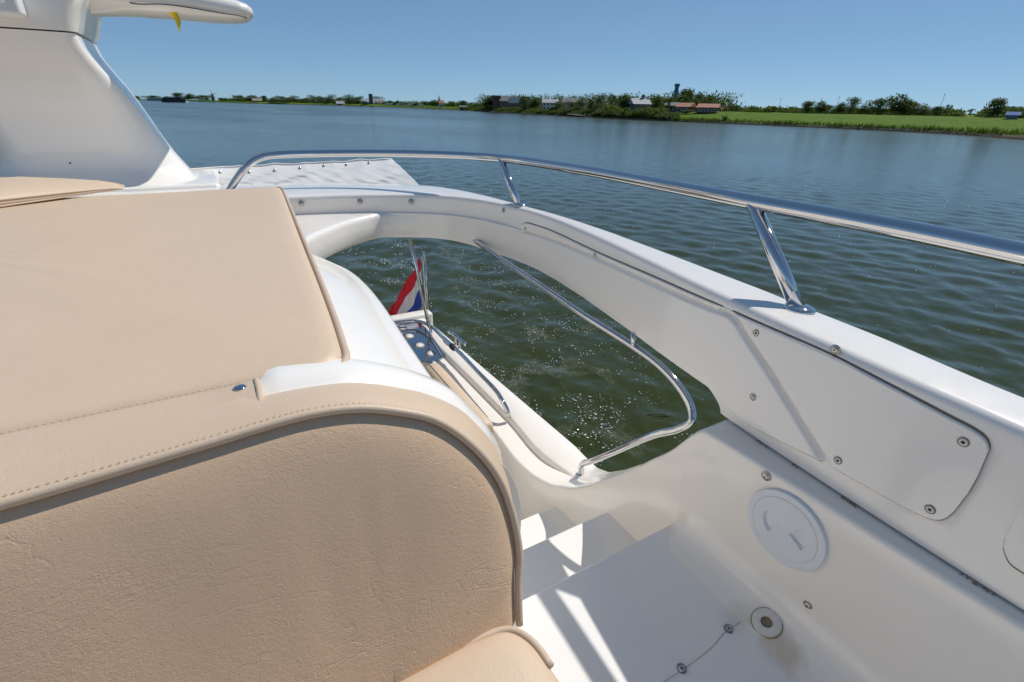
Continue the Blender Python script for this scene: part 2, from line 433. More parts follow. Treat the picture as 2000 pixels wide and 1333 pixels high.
def build_bank():
    prof = [(0, -.6), (0, .02), (.9, .35), (2.2, .75), (4, 1.0), (9, 1.5), (18, 2.25), (25, 2.75), (30, 2.9), (45, 2.8), (90, 2.5), (300, 2.3), (1500, 2.2), (6000, 2.2)]
    rings = []
    for i, p in enumerate(path):
        t = (path[min(i+1, len(path)-1)]-path[max(i-1, 0)]); t.z = 0; t.normalize(); nrm = Vector((t.y, -t.x, 0))
        if nrm.dot(p) < 0: nrm = -nrm
        dist = p.length; k = min(1.0, max(.72, 1.0-(dist-150)/1500))
        w = mnoise.noise(p*.07)*1.0+mnoise.noise(p*.3)*.5
        out = p.normalized() if dist > 350 else nrm
        nn = (nrm.lerp(p.normalized(), sstep(dist, 200, 700))).normalized()
        ring = []
        for j, (d, z) in enumerate(prof):
            q = p+nn*(d+(w if j > 1 else w)); 
            hz = z*k+(mnoise.noise(q*.15)*.25*min(1, d/10) if z > .4 else 0)+(mnoise.noise(q*.9)*.12 if .2 < z < 1.2 else 0)
            ring.append((q.x, q.y, hz))
        rings.append(ring)
    o = obj('riverbank', *loft(rings, False, False), M['grass']); tag(o, kind='structure')
    # reeds and long grass on the edge
    V, F = [], []
    for i in range(len(path)-1):
        p, q = path[i], path[i+1]
        if p.length > 520: continue
        t = (q-p); L = t.length; t = t/L if L else t; nrm = Vector((t.y, -t.x, 0))
        if nrm.dot(p) < 0: nrm = -nrm
        n = int(L*26) if p.length < 320 else int(L*3)
        for _ in range(min(n, 2000)):
            s = random.random(); d = .6+abs(random.gauss(0, .8)) if random.random() < .85 else random.uniform(2, 28)
            clump = mnoise.noise((p+t*L*s)*.13)
            if d < 3 and clump < -.5: continue
            b = p+t*(L*s)+nrm*(d+.4)
            zb = float(np.interp(d, [0, .9, 2.2, 4, 9, 18, 25, 30], [0, .35, .75, 1.0, 1.5, 2.25, 2.75, 2.9]))*.97-.1
            hgt = random.uniform(.45, .95)*(1.0+.5*clump) if d < 4 else random.uniform(.10, .24)
            a = random.random()*pi; w = random.uniform(.06, .2)
            dx, dy = cos(a)*w, sin(a)*w; lx, ly = random.gauss(0, .15), random.gauss(0, .15)
            o_ = len(V); V += [(b.x-dx, b.y-dy, zb), (b.x+dx, b.y+dy, zb), (b.x+dx*.25+lx, b.y+dy*.25+ly, zb+hgt), (b.x-dx*.4+lx, b.y-dy*.4+ly, zb+hgt*.85)]
            F.append((o_, o_+1, o_+2, o_+3))
    o = obj('bank_grass', V, F, M['tuft'], smooth=False); tag(o, kind='stuff')
    # stones at the waterline
    V, F = [], []
    for i in range(len(path)-1):
        p, q = path[i], path[i+1]
        if p.length > 330: continue
        for _ in range(int((q-p).length*3)):
            b = p.lerp(q, random.random()); d = random.uniform(.2, 1.7); b = b+b.normalized()*d; s = random.uniform(.08, .28)
            o_ = len(V); z = .05+d*.3
            pts = [(s, 0, 0), (0, s, 0), (-s, 0, 0), (0, -s, 0), (0, 0, s*.8), (0, 0, -s)]
            V += [(b.x+x*random.uniform(.6, 1.2), b.y+y*random.uniform(.6, 1.2), z+zz) for x, y, zz in pts]
            F += [tuple(o_+k for k in f) for f in ((0, 1, 4), (1, 2, 4), (2, 3, 4), (3, 0, 4), (1, 0, 5), (2, 1, 5), (3, 2, 5), (0, 3, 5))]
    o = obj('shore_stones', V, F, M['stone'], smooth=False); tag(o, kind='stuff')
build_bank()

# ------------------------------------------------------------------ trees (unit meshes: 1 high, 1 wide)
def crown_mesh(name, seed, mat, shape, nq, leaf):
    g = random.Random(seed); V, F = [], []
    lumps = []
    if shape == 'round':
        for _ in range(11):
            a = g.random()*6.28; rr = g.uniform(.10, .36); z = g.uniform(.20, .80)
            lumps.append((cos(a)*rr, sin(a)*rr, z, g.uniform(.13, .24)))
        lumps += [(0, 0, .55, .32), (0, 0, .80, .20), (0, 0, .3, .26)]
    elif shape == 'willow':
        for _ in range(14):
            a = g.random()*6.28; rr = g.uniform(.05, .38); z = g.uniform(.12, .85)
            lumps.append((cos(a)*rr, sin(a)*rr, z, g.uniform(.12, .22)))
        lumps += [(0, 0, .5, .22)]
    elif shape == 'cone':
        for k in range(9): lumps.append((g.gauss(0, .02), g.gauss(0, .02), .12+.095*k, .40*(1-k/9.5)+.03))
    elif shape == 'sparse':
        for _ in range(9):
            a = g.random()*6.28; rr = g.uniform(.1, .40); z = g.uniform(.32, .9)
            lumps.append((cos(a)*rr, sin(a)*rr, z, g.uniform(.08, .14)))
    else:                                   # bush
        for _ in range(12):
            a = g.random()*6.28; rr = g.uniform(.05, .38); z = g.uniform(.12, .70)
            lumps.append((cos(a)*rr, sin(a)*rr, z, g.uniform(.14, .25)))
    wt = [l[3]**2 for l in lumps]
    for _ in range(nq):
        lx, ly, lz, lr = g.choices(lumps, wt)[0]
        d = Vector((g.gauss(0, 1), g.gauss(0, 1), g.gauss(0, 1))).normalized(); r = lr*(g.random()**.35)*(1+.25*g.random())
        c = Vector((lx, ly, lz))+Vector((d.x*r, d.y*r, d.z*r*(.55 if shape == 'cone' else .95)))
        nn = (d+Vector((g.gauss(0, .5), g.gauss(0, .5), g.gauss(0, .5)))).normalized(); a = nn.orthogonal().normalized(); b = nn.cross(a)
        s = leaf*g.uniform(.6, 1.4); o_ = len(V)
        for ca, cb in ((-1, -.2), (.1, -.8), (1, .1), (0, .9)): V.append(c+a*s*ca*g.uniform(.7, 1.2)+b*s*cb*g.uniform(.7, 1.2))
        F.append((o_, o_+1, o_+2, o_+3))
    me = mesh(name, V, F, mat, smooth=False); return me
def trunk_mesh(seed):
    g = random.Random(seed); parts = [tube([(0, 0, -.05), (.01, 0, .2), (.015, .01, .45), (0, .02, .75)], [.028, .022, .016, .006], 7)]
    for _ in range(5):
        a = g.random()*6.28; z = g.uniform(.2, .5); L = g.uniform(.2, .34)
        parts.append(tube([(0, 0, z), (cos(a)*L*.5, sin(a)*L*.5, z+L*.35), (cos(a)*L, sin(a)*L, z+L*.9)], [.012, .008, .003], 5))
    return mesh('trunk', *merge(*parts), M['bark'])
CR = {}
for kname, mat, shape, nq, leaf in (('round', 'leaf', 'round', 1500, .032), ('dark', 'leafd', 'round', 1600, .032), ('willow', 'leafw', 'willow', 1500, .026),
                                    ('cone', 'leafd', 'cone', 900, .035), ('sparse', 'leafd', 'sparse', 650, .028), ('bush', 'leaf', 'bush', 1100, .036), ('ybush', 'leafy', 'bush', 1300, .034),
                                    ('light', 'leafw', 'round', 1400, .032), ('purple', 'leafp', 'round', 900, .035), ('wbush', 'leafw', 'bush', 1000, .034)):
    CR[kname] = [crown_mesh('crown', hash(kname) % 1 + 17*i+len(kname), M[mat], shape, nq, leaf) for i in (1, 2)]
TR = [trunk_mesh(3), trunk_mesh(8)]
cnt = 0
def tree(px, ytop, wpx, back, kind, label, group='trees and bushes on the far bank', name='tree', zb=None):
    global cnt; cnt += 1
    r = shr(px)*(1+0)+back; base = CREST(px) if zb is None else zb
    if back < 14: base = zb if zb is not None else .9
    p = far(px, r, base-.1)
    top = farz(px, ytop, r); H = max(.8, top-base)
    wm = (far(px+wpx/2, r)-far(px-wpx/2, r)).length
    root = empty(name, p, label, 'bush' if 'bush' in name else 'tree', group)
    g = random.Random(cnt); rot = (0, 0, g.random()*6.28)
    wm *= 1.5; sc_ = (wm, wm*g.uniform(.9, 1.1), H*1.13)
    inst('crown', CR[kind][cnt % 2], root, p, rot, sc_)
    if 'bush' not in kind: inst('trunk', TR[cnt % 2], root, p, rot, (H*.9, H*.9, H))
    else: inst('trunk', TR[cnt % 2], root, p, rot, (wm*.6, wm*.6, H*.7))
T = tree
FAR = 'hazy trees along the far left shore'
# far left shore
for px, yt, w, k, lab in ((268, 187.5, 16, 'dark', 'tree at the far left, half hidden by the white mast'), (300, 187.5, 30, 'round', 'low wide tree above the pale ship'),
                          (328, 188.5, 20, 'round', 'low tree between the pale ship and the black barge'),
                          (352, 182.5, 22, 'dark', 'tall dark round tree above the black barge'), (372, 184, 22, 'dark', 'dark tree right of the black barge'),
                          (400, 187, 32, 'round', 'low wide tree left of the windmill')):
    T(px, yt, w, 60 if px > 335 else 100, k, lab, FAR)
for px, yt, w, k, lab in ((438, 190.5, 16, 'bush', 'low bush right of the windmill'), (468, 187, 18, 'round', 'round tree left of the low brown house'), (494, 187, 32, 'dark', 'wide dark tree behind the low brown house'),
                          (517, 188, 14, 'dark', 'small dark tree right of the low brown house')):
    T(px, yt, w, 50, k, lab, FAR)
for i, px in enumerate((540, 556, 576, 596, 612, 630, 648, 664, 682, 698)):
    T(px, (190, 187, 189, 190, 188, 187.5, 187, 188.5, 187, 187.5)[i], (30, 26, 30, 26, 28, 28, 26, 28, 28, 26)[i], 8 if px < 570 else 45, 'willow', '%s pale willow from the left in the row left of the grey-roofed church' % ('first', 'second', 'third', 'fourth', 'fifth', 'sixth', 'seventh', 'eighth', 'ninth', 'last')[i], 'row of willows left of the church', zb=1.3)
T(737, 190, 40, 90, 'willow', 'pale willow crown rising behind the grey church', 'trees by the church')
T(762, 197.5, 12, 60, 'dark', 'small dark tree just right of the church', 'trees by the church')
for px, yt, w, k, lab in ((777, 196.5, 9, 'dark', 'narrow dark tree between the church and the parked cars'), (792, 201.5, 18, 'bush', 'low hedge tree behind the parked cars'), (812, 201.5, 22, 'bush', 'low broad tree right of the parked cars'), (830, 199, 12, 'round', 'small round tree left of the cypress'),
                          (848, 196, 24, 'dark', 'dark round tree just left of the cypress'), (873, 202.5, 12, 'round', 'small round tree just right of the cypress'), (884, 198.5, 15, 'round', 'round tree between the cypress and the moored shed'),
                          (903, 197.5, 20, 'dark', 'dark round tree above the dark shed on the shore'), (930, 203.5, 24, 'bush', 'low green tree left of the brick apartment block')):
    T(px, yt, w, 40, k, lab)
T(858, 187.5, 7, 60, 'cone', 'thin pointed cypress rising over the low trees')
T(957, 188.5, 28, 14.5, 'dark', 'dark round tree in front of the left end of the apartment block')
T(1026, 185.5, 22, 6, 'willow', 'tall grey-green willow at the right end of the apartment block', zb=1.2)
T(1046, 191, 20, 20, 'dark', 'dark round tree between the apartment block and the white houses')
T(1093, 199, 20, 14.5, 'light', 'grey-green tree in front of the white terrace, left one')
T(1083, 206, 20, 10, 'bush', 'round bush below the white terrace')
T(1118, 197, 22, 14.5, 'willow', 'willow in front of the white terrace, middle one')
T(1138, 193.5, 30, 16, 'willow', 'broad willow at the right end of the white terrace')
T(1156, 198, 16, 25, 'dark', 'dark narrow tree right of the white terrace')
T(1174, 186, 24, 14.5, 'willow', 'tall grey-green tree left of the gabled house')
T(1198, 184.5, 22, 45, 'sparse', 'airy tree behind the tall grey-green tree left of the gabled house')
T(1222, 185, 24, 20, 'dark', 'dark tall tree touching the left side of the gabled house')
T(1283, 189, 30, 30, 'round', 'round tree between the gabled house and the teal tower')
T(1310, 192, 26, 25, 'sparse', 'thin tree at the foot of the teal tower')
T(1340, 176.5, 38, 55, 'dark', 'big dark tree right behind the teal tower')
T(1364, 182, 22, 60, 'dark', 'tree between the big dark tree and the orange roofs')
T(1384, 188, 30, 60, 'dark', 'dark tree behind the right orange roof')
BG = 'bushes on the bank below the village'
for px, yt, w, bk, k, lab in ((1062, 214, 26, 5, 'bush', 'low bush at the water left of the landing stage'), (1110, 209, 26, 5, 'wbush', 'grey-green bush behind the landing stage'), (1150, 208, 28, 6, 'bush', 'green bush just right of the landing stage'),
                          (1180, 211, 24, 5, 'wbush', 'grey-green bush left of the big yellow-green bush'), (1205, 203, 34, 6, 'ybush', 'tall yellow-green bush left of the gabled house'), (1226, 210, 20, 5, 'bush', 'dark green bush between the two yellow-green bushes'),
                          (1250, 208, 36, 4, 'ybush', 'bright yellow-green bush at the water below the gabled house'), (1284, 209, 34, 7, 'ybush', 'yellow-green bush below the teal tower'), (1312, 217, 30, 7, 'wbush', 'low pale bush left of the meadow'),
                          (1172, 219, 20, 3, 'bush', 'small bush at the waterline under the willow'), (1421, 224, 12, 3.5, 'bush', 'single small bush at the waterline below the orange roofs'), (1350, 214.5, 26, 20, 'wbush', 'grey bush in front of the orange-roofed barn'),
                          (990, 211, 24, 8, 'bush', 'bush below the apartment block'), (1005, 209, 24, 12, 'bush', 'bush under the tall willow'), (935, 211, 26, 5, 'ybush', 'light green bush at the water left of the dark round tree')):
    T(px, yt, w, bk, k, lab, BG, 'bush')
RT = 'trees behind the green dyke'
for px, yt, w, bk, k, lab in ((1437, 206, 28, 60, 'dark', 'low dark tree right of the orange-roofed house'), (1462, 213, 16, 80, 'round', 'small low tree between the dark low tree and the round tree'), (1477, 209.5, 18, 75, 'round', 'small round tree left of the purple tree'),
                          (1493, 212.5, 18, 90, 'round', 'low tree touching the left of the purple tree'), (1512, 207.5, 18, 70, 'purple', 'dark purple-leaved tree behind the dyke'), (1530, 211, 20, 80, 'round', 'low tree just right of the purple tree'),
                          (1547, 212, 14, 85, 'dark', 'small dark tree left of the sail-like sign row'), (1562, 214, 22, 80, 'round', 'low hedge-like tree left of the airy pair'), (1582, 199, 23, 60, 'dark', 'left one of the airy pair of trees left of the white sign'),
                          (1606, 198.5, 26, 60, 'dark', 'right one of the airy pair of trees left of the white sign'), (1622, 206, 20, 70, 'round', 'tree behind the white sign'), (1645, 201, 26, 60, 'dark', 'tree just right of the white sign'), (1668, 191.5, 22, 55, 'light', 'tall slim pale tree between the white sign and the big dark tree'),
                          (1690, 206.5, 34, 60, 'round', 'low broad tree right of the tall slim pale tree'), (1720, 194, 42, 60, 'round', 'broad tree touching the left of the biggest dark tree'), (1757, 186, 50, 55, 'dark', 'biggest dark round tree on the dyke'),
                          (1785, 200, 40, 60, 'round', 'lighter tree touching the right of the biggest dark tree'), (1812, 208, 34, 60, 'light', 'pale low tree left of the tall lamp post'), (1838, 208.5, 24, 58, 'dark', 'dark tree under the tall lamp post'), (1858, 205, 20, 60, 'sparse', 'thin-topped tree right of the tall lamp post'),
                          (1877, 222, 16, 60, 'dark', 'tiny dark tree on the dyke before the gap'), (1906, 213, 18, 50, 'sparse', 'small ragged tree standing alone in the gap'), (1950, 194, 44, 45, 'dark', 'tall bushy tree near the right edge of the picture'), (1988, 209, 34, 55, 'round', 'tree at the right edge above the blue roof'), (2030, 200, 44, 55, 'dark', 'tree just past the right edge')):
    if px < 2005: T(px, yt, w, bk, k, lab, RT)

def undergrowth(name, pxs, backs, hts, dens, mat, seed, zlift=0.):
    g = random.Random(seed); V, F = [], []
    n = int((pxs[1]-pxs[0])*dens)
    for _ in range(n):
        px = g.uniform(*pxs); bk = g.uniform(*backs); r = shr(px)+bk; p = far(px, r, 0)
        k = mnoise.noise(Vector((px*.05, bk*.1, seed)))*.6+mnoise.noise(Vector((px*.17, bk*.2, seed+3)))*.5
        H = lerp(hts[0], hts[1], min(1, max(0, .5+k)))*(1+(r-150)/700.)
        zb = float(np.interp(bk, [0, 2.2, 4, 9, 18, 30, 60], [.1, .6, .9, 1.4, 2.0, CREST(px)-.3, CREST(px)-.3]))+zlift
        for _ in range(20):
            c = Vector((p.x+g.gauss(0, H*.4), p.y+g.gauss(0, H*.4), zb+g.random()**1.25*H)); nn = Vector((g.gauss(0, 1), g.gauss(0, 1), g.gauss(.3, 1))).normalized(); a = nn.orthogonal().normalized(); b = nn.cross(a); s = g.uniform(.14, .34)*(1+(r-150)/400.); o_ = len(V)
            for ca, cb in ((-1, -.2), (.1, -.8), (1, .1), (0, .9)): V.append(c+a*s*ca+b*s*cb)
            F.append((o_, o_+1, o_+2, o_+3))
    o = obj(name, V, F, M[mat], smooth=False); tag(o, kind='stuff')
undergrowth('undergrowth', (905, 1330), (1.5, 14), (.3, 1.1), 2.6, 'leaf', 1)
undergrowth('undergrowth', (1000, 1325), (1.5, 12), (.3, 1.1), 2.2, 'leafw', 2)
undergrowth('hedge', (940, 1425), (44, 85), (3.0, 7.0), 2.8, 'leafd', 3)
undergrowth('hedge', (1425, 1885), (66, 100), (.7, 2.4), 2.6, 'leaf', 4)
undergrowth('hedge', (430, 960), (40, 90), (.8, 3.0), 1.8, 'leaf', 5)
undergrowth('hedge', (1925, 2060), (55, 90), (1.0, 3.0), 2.0, 'leaf', 6)

# ------------------------------------------------------------------ buildings on the bank
def house(name, px, r, W_, D_, wall_h, roof_h, wm, rm, label, cat='house', rot=0., base=None, chim=False, nwin=3, rows=1, gable=False, zb=None):
    b = (CREST(px) if zb is None else zb)-.2; p = far(px, r, b); root = empty(name, p, label, cat)
    view = atan2(p.x, p.y); root.rotation_euler = (0, 0, -view+rot)
    def part(nm, vf, mt, par=None):
        vv, ff = vf
        o = bpy.data.objects.new(nm, mesh(nm, vv, ff, mt, smooth=False)); link(o, par or root); o['_w'] = tuple(p); return o
    w2, d2 = W_/2, D_/2
    part('wall', box(-w2, w2, -d2, d2, 0, wall_h), wm)
    e = .35
    if gable:      # ridge runs away from the viewer
        vv = [(-w2-e, -d2-e, wall_h-.1), (w2+e, -d2-e, wall_h-.1), (0, -d2-e, wall_h+roof_h), (-w2-e, d2+e, wall_h-.1), (w2+e, d2+e, wall_h-.1), (0, d2+e, wall_h+roof_h)]
    else:
        vv = [(-w2-e, -d2-e, wall_h-.1), (-w2-e, d2+e, wall_h-.1), (-w2-e, 0, wall_h+roof_h), (w2+e, -d2-e, wall_h-.1), (w2+e, d2+e, wall_h-.1), (w2+e, 0, wall_h+roof_h)]
    rf = part('roof', (vv, [(0, 2, 1), (3, 4, 5), (0, 3, 5, 2), (1, 2, 5, 4), (0, 1, 4, 3)]), rm)
    if chim: part('chimney', box(.12*W_, .12*W_+.8, -.4, .5, wall_h+roof_h*.6, wall_h+roof_h+1.3), M['slate'], rf)
    for rr in range(rows):
        for k in range(nwin):
            x = -w2+W_*(k+.5)/nwin; z = (rr+.45)*wall_h/rows; ww = min(.8, W_/nwin*.32); hh = wall_h/rows*.26
            wnd = part('window', box(x-ww, x+ww, -d2-.05, -d2+.02, z-hh, z+hh), M['render'])
            part('pane', box(x-ww*.8, x+ww*.8, -d2-.07, -d2-.04, z-hh*.8, z+hh*.8), M['pane'], wnd)
    return root, part
def px_m(px0, px1, r): return (far(px1, r)-far(px0, r)).length
# church with square tower
r = shr(725)+40; w = px_m(706, 752, r); H = lambda px, py, rr, zb_: farz(px, py, rr)-zb_
root, part = house('church', 731, r, w*.8, 14, H(731, 202, r, 2), H(731, 193.5, r, 2)-H(731, 202, r, 2), M['render'], M['lroof'], 'pale church with grey roof and square tower on the left shore', 'church', nwin=4)
ht = H(724, 184, r, 2); part('tower', box(-w*.13-2.2, -w*.13+2.2, -9, -5, 0, ht), M['slate'])
part('lean_to', box(-w*.5, -w*.3, -8, 4, 0, H(731, 199, r, 2)), M['slate']); part('side_roof', box(w*.3, w*.62, -9, 3, 0, H(731, 201, r, 2)), M['lroof'])
r = shr(505)+30; house('cottage', 503, r, px_m(494, 513, r), 10, H(503, 197, r, 2), H(503, 192, r, 2)-H(503, 197, r, 2), M['brick'], M['wood'], 'low brown house between two dark trees on the far left shore', nwin=2, gable=False)
r = shr(665)+12; house('boathouse', 665, r, px_m(657, 674, r), 10, H(665, 203, r, 1), 3, M['bluep'], M['lroof'], 'small blue-walled boathouse at the water left of the church', nwin=2, zb=1.2)
r = shr(862)+30; house('cottage', 862, r, px_m(857, 866, r), 6, 3, 2, M['render'], M['oroof'], 'tiny white house at the foot of the cypress', nwin=1, zb=1.6)
r = shr(905)+6; house('shed', 905, r, px_m(898, 913, r), 5, 1.5, 1, M['hullb'], M['slate'], 'dark low shed at the water under a dark round tree', 'shed', nwin=1, zb=.8)
# brick apartment block
r = shr(998)+35; W0 = px_m(964, 1034, r)
root, part = house('apartment_block', 998, r, W0*.62, 14, H(998, 197, r, 2.3), H(998, 187, r, 2.3)-H(998, 197, r, 2.3), M['brick'], M['slate'], 'dark brick apartment block with stepped grey roofs and white gable', 'apartment block', nwin=6, rows=3)
h1 = H(998, 191.5, r, 2.3)
part('end_block', box(-W0*.5, -W0*.31, -6, 5, 0, h1), M['brick']); part('end_block_roof', box(-W0*.52, -W0*.28, -7, 6, h1, h1+1.2), M['slate'])
part('end_block', box(W0*.31, W0*.5, -6, 5, 0, h1-.4), M['brick']); part('end_block_roof', box(W0*.28, W0*.52, -7, 6, h1-.4, h1+.9), M['slate'])
part('white_gable', ([(0-1.5, -7.6, h1*.5), (4.5, -7.6, h1*.5), (4.5, -7.6, h1*.95), (1.5, -7.6, h1*1.2), (-1.5, -7.6, h1*.95), (-1.5, -7.0, h1*.5), (4.5, -7.0, h1*.5), (4.5, -7.0, h1*.95), (1.5, -7.0, h1*1.2), (-1.5, -7.0, h1*.95)], [(0, 1, 2, 3, 4), (9, 8, 7, 6, 5), (0, 5, 6, 1), (1, 6, 7, 2), (2, 7, 8, 3), (3, 8, 9, 4), (4, 9, 5, 0)]), M['render'])
r = shr(1074)+30; house('white_house', 1075, r, px_m(1060, 1090, r), 9, H(1075, 200, r, 2.3), H(1075, 193.5, r, 2.3)-H(1075, 200, r, 2.3), M['render'], M['lroof'], 'white house with stepped grey roof left of the white terrace', nwin=4, rows=2)
r = shr(1120)+35; house('terrace', 1122, r, px_m(1102, 1146, r), 9, H(1122, 199, r, 2.3), H(1122, 191.8, r, 2.3)-H(1122, 199, r, 2.3), M['render'], M['slate'], 'long white terrace of houses with dark roof behind the willows', nwin=6, rows=2)
r = shr(1250)+22; house('gabled_house', 1249, r, px_m(1233, 1266, r), 9, H(1249, 203, r, 2.3), H(1249, 192.5, r, 2.3)-H(1249, 203, r, 2.3), M['slate'], M['lroof'], 'grey gabled house with chimney among the village trees', nwin=3, rows=2, chim=True, rot=.25)
r = shr(1310)+30; house('cottage', 1313, r, px_m(1302, 1326, r), 7, H(1313, 206, r, 2.4), H(1313, 200, r, 2.4)-H(1313, 206, r, 2.4), M['brick'], M['slate'], 'dark cottage at the foot of the teal tower', nwin=2)
r = shr(1345)+28; house('orange_roofed_house', 1342, r, px_m(1330, 1356, r), 8, H(1342, 208, r, 2.5), H(1342, 200.5, r, 2.5)-H(1342, 208, r, 2.5), M['brick'], M['oroof'], 'brick house with orange tiled roof right of the teal tower', nwin=2, rot=-.3)
r = shr(1385)+26; house('barn', 1386, r, px_m(1368, 1407, r), 9, H(1386, 209, r, 2.6), H(1386, 202, r, 2.6)-H(1386, 209, r, 2.6), M['brick'], M['oroof'], 'long dark barn with orange tiled roof at the start of the dyke', 'barn', nwin=3, rot=-.1)
r = shr(1416)+60; house('cottage', 1416, r, px_m(1410, 1423, r), 6, .9, 1.2, M['brick'], M['oroof'], 'tiny red roof just right of the barn', nwin=1)
r = shr(1988)+40; house('shed', 1989, r, px_m(1978, 2000, r), 5, H(1990, 226, r, 2.9)+.3, .6, M['bluep'], M['bluep'], 'blue-roofed shed on the dyke at the right edge', 'shed', nwin=2)
# teal tower wrapped in scaffold mesh
r = shr(1317)+75; p = far(1318, r, 2.3); root = empty('tower', p, 'church tower wrapped in teal scaffold netting', 'tower')
ztop = farz(1318, 164, r)-2.3; wt = px_m(1309, 1325, r)
def tp(nm, vf, mt): return obj(nm, [(v[0]+p.x, v[1]+p.y, v[2]+p.z) for v in vf[0]], vf[1], mt, root, smooth=False)
tp('tower_body', box(-wt*.42, wt*.42, -wt*.42, wt*.42, 0, ztop*.5), M['slate'])
for k, (w_, z0, z1) in enumerate(((1.0, .30, .42), (.98, .43, .55), (.95, .56, .66), (.62, .68, .78), (.50, .80, .88), (.66, .90, 1.0))):
    tp('netting', lathe([(wt*w_*.5, ztop*z0), (wt*w_*.5, ztop*z1)], (0, 0, 0), (0, 0, 1), 8), M['teal'])
tp('tower_core', lathe([(wt*.22, ztop*.4), (wt*.2, ztop*.97)], (0, 0, 0), (0, 0, 1), 8), M['slate'])
# windmill
r = shr(418)*1.02; p = far(418, r, 2.0); root = empty('windmill', p, 'tiny dark windmill on the far left shore', 'windmill')
zt = farz(418, 183, r)-2; tp('mill_body', lathe([(zt*.26, 0), (zt*.16, zt*.75), (zt*.14, zt*.9), (zt*.05, zt)], (0, 0, 0), (0, 0, 1), 10), M['slate'])
for k in range(4):
    a = radians(10+90*k); d = Vector((cos(a)*.86, -.5*cos(a)*0-.0, sin(a))); L = zt*.62
    v0 = Vector((0, -zt*.22, zt*.86)); e1 = v0+Vector((cos(a), 0, sin(a)))*L; nn = Vector((-sin(a), 0, cos(a)))*zt*.045
    q = [v0-nn*.3, v0+nn, e1+nn, e1-nn*.3]; q2 = [x+Vector((0, .5, 0)) for x in q]
    tp('sail', (q+q2, [(0, 1, 2, 3), (7, 6, 5, 4), (0, 4, 5, 1), (1, 5, 6, 2), (2, 6, 7, 3), (3, 7, 4, 0)]), M['wood'])
# ships
def ship(px, yw, wpx, hpx, mt, sup, label, name):
    d = ray(px, yw); t = -ZC/d.z; p = Vector((d.x*t, d.y*t, 0)); r = p.length; L = px_m(px-wpx/2, px+wpx/2, r); h = r*hpx/1060.
    root = empty(name, p, label, 'ship'); root.rotation_euler = (0, 0, -atan2(p.x, p.y))
    def part(nm, vf, m_): o = bpy.data.objects.new(nm, mesh(nm, *vf, m_, smooth=False)); link(o, root); return o
    hw = L*.06
    part('hull', ([(-L/2, -hw, -.2), (L*.46, -hw, -.2), (L*.46, hw, -.2), (-L/2, hw, -.2), (-L/2, -hw, h*.55), (L*.5, -hw*.8, h*.62), (L*.5, hw*.8, h*.62), (-L/2, hw, h*.55)], [(3, 2, 1, 0), (4, 5, 6, 7), (0, 1, 5, 4), (1, 2, 6, 5), (2, 3, 7, 6), (3, 0, 4, 7)]), mt)
    part('cargo_hatch', box(-L*.40, L*.30, -hw*.8, hw*.8, h*.55, h*.78), mt)
    part('wheelhouse', box(L*.32, L*.44, -hw*.7, hw*.7, h*.6, h), sup)
    part('bow_wave', ([(L*.46, -hw, .02), (L*.58, -hw*1.6, .02), (L*.6, hw, .02), (L*.47, hw, .02), (L*.5, -hw, h*.15), (L*.54, 0, h*.18)], [(0, 1, 4), (1, 2, 5, 4), (2, 3, 5), (3, 0, 4, 5), (3, 2, 1, 0)]), M['foam_glints'])
ship(340, 200.5, 48, 9.5, M['hullb'], M['lroof'], 'long black cargo barge far off on the river', 'barge')
ship(303, 197.6, 30, 6, M['lroof'], M['render'], 'pale ship far off at the left beside the mast', 'ship')
# parked cars and small boats on the shore
def car(px, back, L, mt, label, z):
    r = shr(px)+back; p = far(px, r, z); root = empty('parked_car', p, label, 'car', 'cars parked on the far shore'); root.rotation_euler = (0, 0, -atan2(p.x, p.y))
    prof = [(-.5, .12), (-.5, .30), (-.42, .36), (-.28, .37), (-.18, .55), (.12, .56), (.30, .38), (.46, .34), (.5, .26), (.5, .12)]
    v = [(x*L, y, zz*L*.75) for y in (-L*.2, L*.2) for x, zz in prof]; n = len(prof)
    f = [tuple(range(n)), tuple(range(2*n-1, n-1, -1))]+[(k, (k+1) % n, n+(k+1) % n, n+k) for k in range(n)]
    o = bpy.data.objects.new('body', mesh('body', v, f, mt, smooth=False)); link(o, root)
    for sx in (-.3, .3):
        o = bpy.data.objects.new('wheel', mesh('wheel', *lathe([(L*.085, -L*.21), (L*.085, L*.21)], (sx*L, 0, L*.085), (0, 1, 0), 8), M['hullb'], smooth=False)); link(o, root)
for i, (px, c) in enumerate(((757, 'render'), (765, 'render'), (772, 'hullb'), (779, 'render'), (786, 'lroof'), (800, 'render'), (806, 'render'), (812, 'hullb'), (822, 'render'))):
    car(px, 14, 6.2, M[c], '%s car parked on the far shore, %s in the line right of the church' % ({'render': 'white', 'hullb': 'dark', 'lroof': 'silver'}[c], ('first', 'second', 'third', 'fourth', 'fifth', 'sixth', 'seventh', 'eighth', 'last')[i]), 1.5)
def small_boat(px, back, Lpx, label):
    r = shr(px)-back; p = far(px, r, 0); L = px_m(px-Lpx/2, px+Lpx/2, r); root = empty('small_boat', p, label, 'boat'); root.rotation_euler = (0, 0, -atan2(p.x, p.y))
    st = [(-.5, .16, .10), (-.3, .2, .1), (.1, .2, .1), (.35, .12, .12), (.5, .01, .16)]
    rings = [[(x*L, -w_*L, L*zz), (x*L, -w_*L*.6, -.1), (x*L, w_*L*.6, -.1), (x*L, w_*L, L*zz)] for x, w_, zz in st]
    o = bpy.data.objects.new('hull', mesh('hull', *loft(rings), M['render'], smooth=False)); link(o, root)
    o = bpy.data.objects.new('cabin', mesh('cabin', *box(-L*.3, L*.1, -L*.12, L*.12, L*.08, L*.24), M['lroof'], smooth=False)); link(o, root)
small_boat(993, 1.5, 16, 'small white boat moored below the apartment block')
